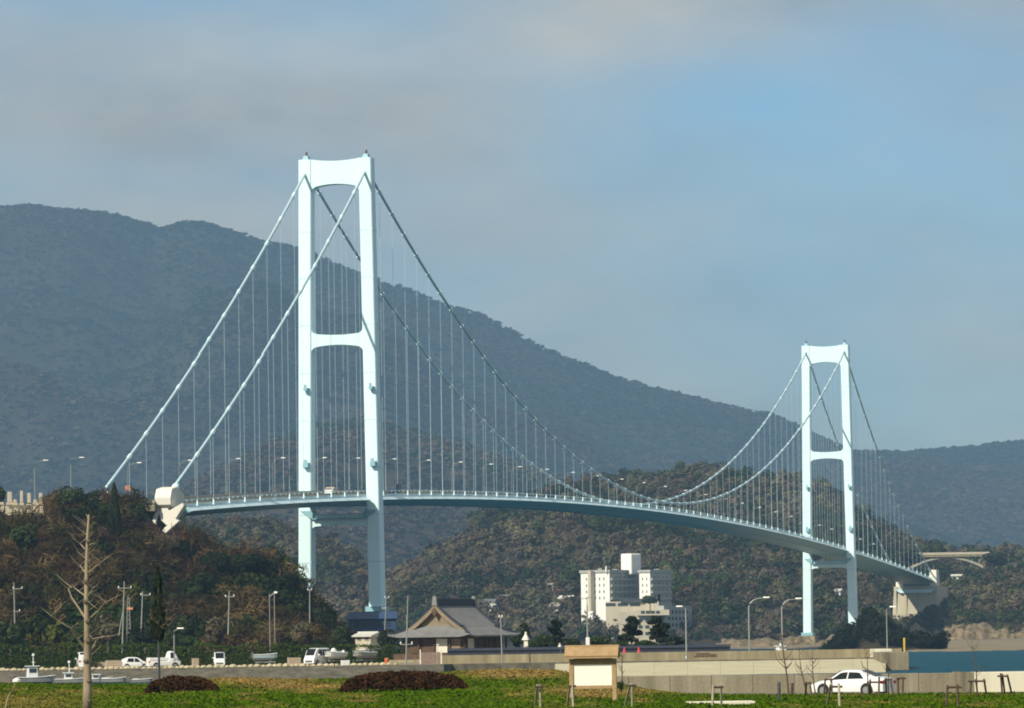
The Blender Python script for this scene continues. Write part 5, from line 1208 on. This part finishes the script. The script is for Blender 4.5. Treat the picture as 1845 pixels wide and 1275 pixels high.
van('white van partly hidden by the tall bare trunk', 151, 1203, 640, math.pi / 2 + .15, 1.15)
van('white van seen from the front, left of the pale blue boat', 395, 1200, 645, -math.pi / 2 + .1, 1.0)
van('white van seen front on beside the boat with a white dome', 572, 1196, 645, -math.pi / 2 - .55, 1.18)
# small pickup with white cab
k_belt = curve([-1.65, .45, .6, 1.3, 1.65], [.78, .78, 1.0, .95, .62]); k_top = curve([-1.65, .38, .5, .75, 1.05, 1.5, 1.65], [.84, .84, 1.7, 1.8, 1.72, 1.02, .7])
pk = car('white_pickup', 'small white pickup truck facing right behind the dark conifer', 'pickup', B(294, 632, QZ), .35, M_CARW, 3.4, .74, .62, k_belt, k_top, [(.62, 1.15, .62, .98)], (1.08, 1.5), (.46, .42), wheels=(1.1, -.95), wr=.28); pk.scale = (1.2, 1.2, 1.2)
MB().box((-.62, 0, .98), (2.0, 1.4, .3)).build('cargo_bed', M_CARW, pk)
car('white_car', 'white low car with dark windows between crates left of the pickup', 'car', B(243, 642, QZ), .2, M_CARW, 3.6, .76, .60, curve([-1.8, 1.8], [.8, .7]), curve([-1.8, -1.6, -1, 0, .5, 1.1, 1.8], [.9, 1.2, 1.42, 1.42, 1.3, .85, .7]), [(-.1, .7, -.1, .3), (-1.1, -.2, -.9, -.2)], (.5, 1.0), (-1.1, -1.6), wheels=(1.15, -1.1), wr=.28)

# ================================================================== BOATS
M_HULLW = mat('hull_white', (.72, .73, .70), rough=.4, var=.06, scale=2); M_HULLB = mat('hull_pale_blue', (.36, .46, .48), rough=.5, var=.1, scale=2); M_HULLG = mat('hull_grey', (.30, .29, .27), rough=.6, var=.15, scale=2); M_REDB = mat('antifoul_red', (.16, .05, .04), rough=.7); M_BLUE = mat('tarp_blue', (.10, .18, .36), rough=.7, var=.2)
def boat(label, loc, rz, L, w, h, hull, cabin=0, mast=0, trailer=False, dome=False, load=None, sub=None):
    t = thing('boat', label, 'boat', loc, rz); z0 = .75 if trailer else -.25; secs = []
    for u in np.linspace(0, 1, 9):
        x = -L / 2 + L * u; k = 1 if u < .45 else math.sqrt(max(0, 1 - ((u - .45) / .56) ** 2)); k = max(.03, k); sh = h * (1 + .45 * max(0, u - .4) ** 1.5)
        secs.append([(x, -w / 2 * k, z0 + sh), (x, -w / 2 * .85 * k, z0 + h * .45), (x, -w * .12 * k, z0 + (.0 if u < .7 else (u - .7) * 1.6 * h)), (x, w * .12 * k, z0 + (.0 if u < .7 else (u - .7) * 1.6 * h)), (x, w / 2 * .85 * k, z0 + h * .45), (x, w / 2 * k, z0 + sh), (x, w / 2 * .86 * k, z0 + sh), (x, w * .3 * k, z0 + h * .62), (x, -w * .3 * k, z0 + h * .62), (x, -w / 2 * .86 * k, z0 + sh)])
    ho = MB().loft(secs).build('hull', hull, t)
    m = MB()
    for s_ in (-1, 1): m.tube([(q[0][0], s_ * abs(q[0][1]), q[0][2]) for q in secs], .05, 4)
    m.build('gunwale', M_HULLW, ho)
    MB().loft([[(x, -w * .13, z0 - .06), (x, w * .13, z0 - .06), (x, w * .2, z0 + .12), (x, -w * .2, z0 + .12)] for x in (-L * .48, L * .2)]).build('keel', M_REDB, ho)
    if cabin:
        c = bevel(MB().box((-L * .08, 0, z0 + h * .6 + cabin / 2), (L * .28, w * .6, cabin), taper=.85).build('cabin', M_HULLW, t), .05)
        MB().box((-L * .08, -w * .27, z0 + h * .6 + cabin * .72), (L * .18, .09, cabin * .3)).build('window', M_PANE, c); MB().box((L * .055, 0, z0 + h * .6 + cabin * .72), (.1, w * .42, cabin * .3)).build('window', M_PANE, c); MB().box((-L * .08, 0, z0 + h * .6 + cabin + .06), (L * .34, w * .68, .1)).build('roof', M_HULLW, c)
    if mast:
        mo = MB().tube([(-L * .05, 0, z0 + h * .5), (-L * .05, 0, z0 + mast)], [.09, .05], 6).build('mast', M_HULLW, t); MB().box((-L * .05, 0, z0 + mast * .72), (.1, w * .8, .1)).build('spreader', M_HULLW, mo); MB().lathe([(.1, 0), (.2, .15), (.08, .35)], (-L * .05, 0, z0 + mast * .9), 8).build('radar', M_HULLW, mo)
    if dome: MB().lathe([(.28, 0), (.38, .25), (.28, .5), (.05, .62)], (L * .05, 0, z0 + h * 1.0), 10).build('dome', M_HULLW, t); MB().box((-L * .1, .1, z0 + h), (L * .3, w * .5, .4)).build('console', M_HULLW, t)
    bevel(MB().box((-L * .5 - .1, 0, z0 + h * .9), (.3, .35, .75)).build('outboard_motor', M_GREYP if not dome else M_HULLW, t), .05)
    if load: MB().box((-L * .3, 0, z0 + h * .85), (L * .22, w * .6, .4)).build('cover', load, t)
    if trailer:
        tr = MB(); tr.box((0, -w * .25, .55), (L * .85, .1, .12)); tr.box((0, w * .25, .55), (L * .85, .1, .12)); tr.box((-L * .1, 0, .5), (.1, w * .8, .1)); tr.box((L * .2, 0, .62), (.15, w * .6, .25)); tro = tr.build('trailer', M_GALV, t)
        for s_ in (-1, 1):
            wo = MB().lathe([(.26, -.08), (.28, 0), (.26, .08)], n=12).build('wheel', M_TYRE, tro); wo.rotation_euler = (math.pi / 2, 0, 0); wo.location = (-L * .1, s_ * w * .42, .28)
    return t
def bpos(px, Y, z=0.0): return B(px, Y, z)
boat('white fishing boat with cross shaped mast in the basin at the far left', bpos(64, 604), .25, 4.8, 1.9, 1.0, M_HULLG, 1.7, 3.9, load=M_BLUE)
boat('white boat with thin mast just left of the tall bare trunk', bpos(128, 600), .1, 3.9, 1.5, .75, M_HULLG, 1.0, 2.9)
boat('moored dark sided boat right of the tall bare trunk', bpos(177, 601), .05, 3.4, 1.4, .75, M_HULLG, .75)
boat('moored boat with two white bundles and outboards', bpos(205, 598), .05, 3.0, 1.4, .75, M_HULLG, 0, load=M_HULLW)
boat('small open skiff moored left of the dark conifer', bpos(256, 598), .05, 2.5, 1.2, .6, M_HULLG, 0, load=M_HULLW)
boat('pale blue boat on a trailer on the quay', bpos(478, 640, QZ), .1, 3.1, 1.3, .75, M_HULLB, 0, trailer=True)
boat('white boat with round white dome on a trailer beside the van', bpos(603, 645, QZ), -2.2, 3.6, 1.6, .85, M_HULLW, 0, trailer=True, dome=True)
boat('grey boat under a tarpaulin on a trailer left of the orange barrel', bpos(655, 645, QZ), -2.3, 3.6, 1.5, .85, M_HULLG, .6, trailer=True)
boat('white motor boat behind the quay at the foot of the curved lamps', bpos(1406, 655, 1.2), 1.9, 4.2, 1.9, 1.1, M_HULLW, 1.4, 2.4)
# odds and ends on the quay
def crate(name, label, cat, px, Y, size, m, rz=.2):
    t = thing(name, label, cat, B(px, Y + 38, QZ), rz); w, d, h = size
    bevel(MB().box((0, 0, h / 2), size).build('box', m, t), .03); MB().box((0, 0, h + .03), (w + .06, d + .06, .07)).build('lid', m, t)
    for i in range(3): MB().box((0, -d / 2 - .02, h * (.2 + .3 * i)), (w, .05, h * .12)).build('slat', m, t)
    return t
crate('fish_crate', 'tan crate stack right of the first van', 'crate', 205, 600, (2.0, 1.2, 1.0), M_TAN)
crate('fish_crate', 'tan crate between the white pickup and the front facing van', 'crate', 352, 604, (.8, .8, 1.1), M_TAN)
crate('fish_crate', 'tan crates between the pale blue boat and the van', 'crate', 530, 602, (1.6, 1.0, 1.0), M_TAN)
crate('fish_crate', 'low tan boxes between tall trunk and the crate stack', 'crate', 184, 603, (1.0, 1.0, .8), M_TAN)
crate('cool_box', 'white cool box on the quay between the two trailer boats', 'box', 622, 590, (1.0, .8, .6), M_WHITE)
ob = thing('orange_barrel', 'orange barrel on the quay right of the trailer boats', 'barrel', B(697, 630, QZ)); MB().lathe([(.26, 0), (.3, .1), (.28, .4), (.3, .7), (.26, .8)], n=12).build('drum', mat('barrel_orange', (.50, .12, .04), rough=.5), ob); MB().lathe([(.27, .8), (.2, .86), (.05, .88)], n=12).build('lid', mat('barrel_orange', (.50, .12, .04)), ob)
# gate at the end of the temple wall
gt = thing('metal_gate', 'rusty sheet metal gate left of the temple wall', 'gate', B(776, 634, QZ))
for i in range(6): MB().box((-1.0 + i * .4, 0, .75), (.38, .06, 1.5)).build('panel', mat('rusty_sheet', (.17, .11, .09), rough=.7, col2=(.26, .19, .16), scale=2), gt)
for x in (-1.3, 1.35): MB().box((x, 0, .9), (.16, .16, 1.9)).build('post', M_PLAST, gt)
tp2 = thing('gate_post', 'tall white post at the left end of the temple wall', 'post', B(789, 637, QZ)); MB().box((0, 0, 1.2), (.25, .25, 2.4)).build('post', M_PLAST, tp2); MB().box((0, 0, 2.45), (.36, .36, .12)).build('cap', M_PLAST, tp2)
# traffic cones
for px, lab in ((1125, 'left red traffic cone on the quay'), (1151, 'right red traffic cone on the quay')):
    t = thing('traffic_cone', lab, 'cone', B(px, 636, 2.55)); mm = mat('cone_red', (.55, .05, .06), rough=.5); MB().lathe([(.22, .04), (.05, .68), (.03, .7)], n=10).build('cone', mm, t); MB().box((0, 0, .02), (.5, .5, .05)).build('base', mm, t)

# ================================================================== INFORMATION BOARD
M_WOOD = mat('board_timber', (.30, .19, .09), rough=.75, col2=(.42, .29, .15), scale=3, bump=.2); M_PANEL = mat('board_panel', (.84, .82, .72), rough=.45, var=.02)
ib = ground_hit(1068, 1258); IB = thing('information_board', 'roofed timber information board with a blank white panel', 'board', ib, -.12); ik = ib.y / F_PX
def iz(py): return P(1068, py, ib.y).z - ib.z
for x, nm in ((-37.5, 0), (40, 1)):
    bevel(MB().box((x * ik, 0, (iz(1186) - .2) / 2), (.2, .2, iz(1186) + .2)).build('post', M_WOOD, IB), .02)
bevel(MB().box((1.2 * ik, 0, (iz(1184) + iz(1196)) / 2), (70 * ik, .14, iz(1184) - iz(1196))).build('top_rail', M_WOOD, IB), .01); bevel(MB().box((1.2 * ik, 0, (iz(1234) + iz(1240)) / 2), (70 * ik, .14, iz(1234) - iz(1240))).build('bottom_rail', M_WOOD, IB), .01)
MB().box((1.2 * ik, -.02, (iz(1196) + iz(1234)) / 2), (68 * ik, .06, iz(1196) - iz(1234) - .01)).build('panel', M_PANEL, IB)
rz0, rz1 = iz(1182), iz(1164); hw_ = 48 * ik
for sg in (-1, 1):
    rs = MB().extrude([(-hw_, sg * .03, rz1), (-hw_, sg * .42, rz0), (-hw_, sg * .42, rz0 - .07), (-hw_, sg * .03, rz1 - .08)], (2 * hw_, 0, 0)).build('roof_slope', M_WOOD, IB)
    for i in range(6):
        u0, u1 = i / 6, (i + 1) / 6; z = lambda u: rz1 + (rz0 - rz1) * u
        MB().extrude([(-hw_ - .01, sg * (.03 + .41 * u0), z(u0) + .045), (-hw_ - .01, sg * (.03 + .41 * u1), z(u1) + .055), (-hw_ - .01, sg * (.03 + .41 * u1), z(u1) + .02), (-hw_ - .01, sg * (.03 + .41 * u0), z(u0) + .02)], (2 * hw_ + .02, 0, 0)).build('roof_board', M_WOOD, rs)
MB().box((0, 0, rz1 + .03), (2 * hw_ + .06, .16, .1)).build('ridge_board', M_WOOD, IB)
for x in (-37.5, 40): MB().box((x * ik, 0, rz0 + .02), (.12, .74, .14)).build('roof_bracket', M_WOOD, IB)

# ================================================================== SAPLINGS, STAKES, BOLLARDS
M_STAKE = mat('stake_wood', (.055, .034, .022), rough=.85, col2=(.11, .075, .05), scale=5); M_STAKE_P = mat('weathered_stake', (.26, .22, .16), rough=.85, col2=(.40, .35, .27), scale=5)
def support(label, legs, bar, by, m=None, r=.052):
    b = max(p[3] for p in legs); cx_ = sum(p[2] for p in legs) / len(legs); g = ground_hit(cx_, b); t = thing('tree_support', label, 'tree stake', g, 0, 'tree supports')
    for (x0, y0, x1, y1) in legs:
        gl_ = ground_hit(x1, y1); MB().tube([gl_ - g + Vector((0, 0, -.15)), P(x0, y0, g.y + (gl_.y - g.y) * .3) - g], r, 7).build('stake', m or M_STAKE, t)
    a, c = P(bar[0], by, g.y - .08) - g, P(bar[1], by, g.y - .08) - g; MB().tube([a, c], r * .95, 7).build('crossbar', M_STAKE, t); return t
support('crossbarred pair of tree stakes in front of the car front wheel', [(1497, 1231, 1489, 1270), (1511, 1231, 1513, 1272)], (1494, 1518), 1236, M_STAKE_P)
support('dark tree stakes in front of the car front door', [(1487, 1222, 1484, 1250), (1498, 1221, 1499, 1250)], (1485, 1500), 1223)
support('tree stakes in front of the car rear wheel and tail light', [(1584, 1219, 1583, 1252), (1568, 1224, 1567, 1250)], (1562, 1591), 1228)
support('dark leaning tree stakes behind the car tail', [(1596, 1221, 1597, 1249), (1604, 1221, 1610, 1252)], (1594, 1607), 1223)
support('short tree stakes right of the car', [(1618, 1220, 1618, 1250), (1627, 1219, 1626, 1250)], (1615, 1632), 1221)
support('stake frame in front of the shaded return of the seawall', [(1707, 1233, 1705, 1272), (1725, 1232, 1726, 1272)], (1706, 1733), 1237)
support('leaning stake frame in front of the pale seawall, left one', [(1758, 1222, 1762, 1253), (1773, 1223, 1778, 1250), (1750, 1226, 1747, 1253)], (1744, 1776), 1226)
support('leaning stake frame in front of the pale seawall, right one', [(1803, 1212, 1806, 1250), (1806, 1214, 1811, 1249), (1815, 1215, 1824, 1249)], (1797, 1816), 1217)
support('pair of tree stakes right of the concrete slab joint', [(1285, 1233, 1283, 1270), (1299, 1232, 1300, 1270)], (1284, 1304), 1237, M_STAKE_P)
support('pale tree stakes right of the information board', [(1139, 1230, 1139, 1273), (1135, 1232, 1124, 1272)], (1130, 1147), 1234, M_STAKE_P)
support('grey tree stakes at the left post of the information board', [(1027, 1233, 1021, 1270), (1031, 1233, 1033, 1272)], (1024, 1038), 1235, M_STAKE_P)
support('pale tree stakes left of the information board', [(973, 1232, 974, 1273), (968, 1234, 964, 1270)], (964, 979), 1236, M_STAKE_P)
support('tree stakes at the car bonnet', [(1453, 1228, 1451, 1251), (1459, 1227, 1463, 1254)], (1448, 1462), 1230)
g = ground_hit(1404, 1261); t = thing('bollard', 'dark bollard left of the white car', 'bollard', g); MB().lathe([(.07, -.1), (.075, .75), (.06, .85), (.02, .88)], n=8).build('post', M_DARKM, t); MB().lathe([(.078, .6), (.08, .68)], n=8).build('band', M_GREYP, t)
g = ground_hit(1427, 1250); t = thing('bollard', 'short brown stake right of the dark bollard', 'bollard', g); MB().tube([(0, 0, -.1), (.02, 0, .6)], .08, 8).build('post', M_STAKE, t); MB().lathe([(.085, .5), (.085, .56)], n=8).build('band', M_GREYP, t)
def sapling(label, base, tip, nb, seed, r=.028):
    r *= 1.4
    R_ = random.Random(seed); g = ground_hit(*base); t = thing('bare_sapling', label, 'sapling', g, 0, 'bare young trees'); tipv = P(tip[0], tip[1], g.y) - g; q = lambda u: tipv * u + Vector((.05 * math.sin(u * 5 + seed), 0, 0))
    MB().tube([q(u) - (Vector((0, 0, .15)) if u == 0 else Vector()) for u in (0, .25, .5, .75, 1)], [r * k for k in (1.15, .95, .75, .5, .25)], 6).build('trunk', M_STAKE, t)
    for i in range(nb):
        u = R_.uniform(.35, .95); s_ = R_.choice((-1, 1)); ln_ = tipv.z * R_.uniform(.12, .28) * (1.2 - u * .5); a = q(u); y_ = R_.uniform(-.5, .5)
        MB().tube([a, a + Vector((s_ * ln_ * .45, y_ * ln_ * .5, ln_ * .45)), a + Vector((s_ * ln_ * .6, y_ * ln_, ln_))], [r * .45, r * .3, r * .12], 4).build('branch', M_STAKE, t)
sapling('bare sapling tallest one left of the car bonnet', (1420, 1250), (1407, 1122), 9, 1, .035)
sapling('bare sapling at the car front bumper', (1453, 1250), (1438, 1164), 8, 2)
sapling('bare sapling rising over the car bonnet', (1470, 1251), (1461, 1170), 9, 3)
sapling('bare sapling in front of the car rear quarter', (1567, 1252), (1559, 1165), 10, 4)
sapling('thin bare sapling behind the car tail', (1602, 1251), (1596, 1170), 7, 5, .022)
sapling('thin bare sapling in front of the pale seawall', (1761, 1253), (1752, 1150), 7, 6, .024)
sapling('bare sapling right of the information board', (1118, 1246), (1124, 1178), 7, 7, .028)
tree_px('leafy_shrub', 'small leafy green shrub right of the information board', 1118, 1222, 1248, ground_hit(1118, 1246).y, 20, 'round', GREEN * 1.3, n=500, size=.06, trunk=.2, cat='shrub')

# ================================================================== AIR
hz = bpy.data.materials.new('haze_air'); hz.use_nodes = True; t = hz.node_tree; t.nodes.remove(t.nodes['Principled BSDF'])
pv = t.nodes.new('ShaderNodeVolumePrincipled'); pv.inputs['Color'].default_value = (.32, .54, .80, 1); pv.inputs['Density'].default_value = 0.72e-4; pv.inputs['Anisotropy'].default_value = 0.0
t.links.new(pv.outputs['Volume'], t.nodes['Material Output'].inputs['Volume'])
ho = MB().box((0, 5900, 460), (7000, 13200, 960)).build('haze', hz); tag(ho, 'thin blue winter haze over the strait', 'haze', kind='stuff')
print('objects', len(bpy.data.objects), 'polys', sum(len(o.data.polygons) for o in bpy.data.objects if o.type == 'MESH'))
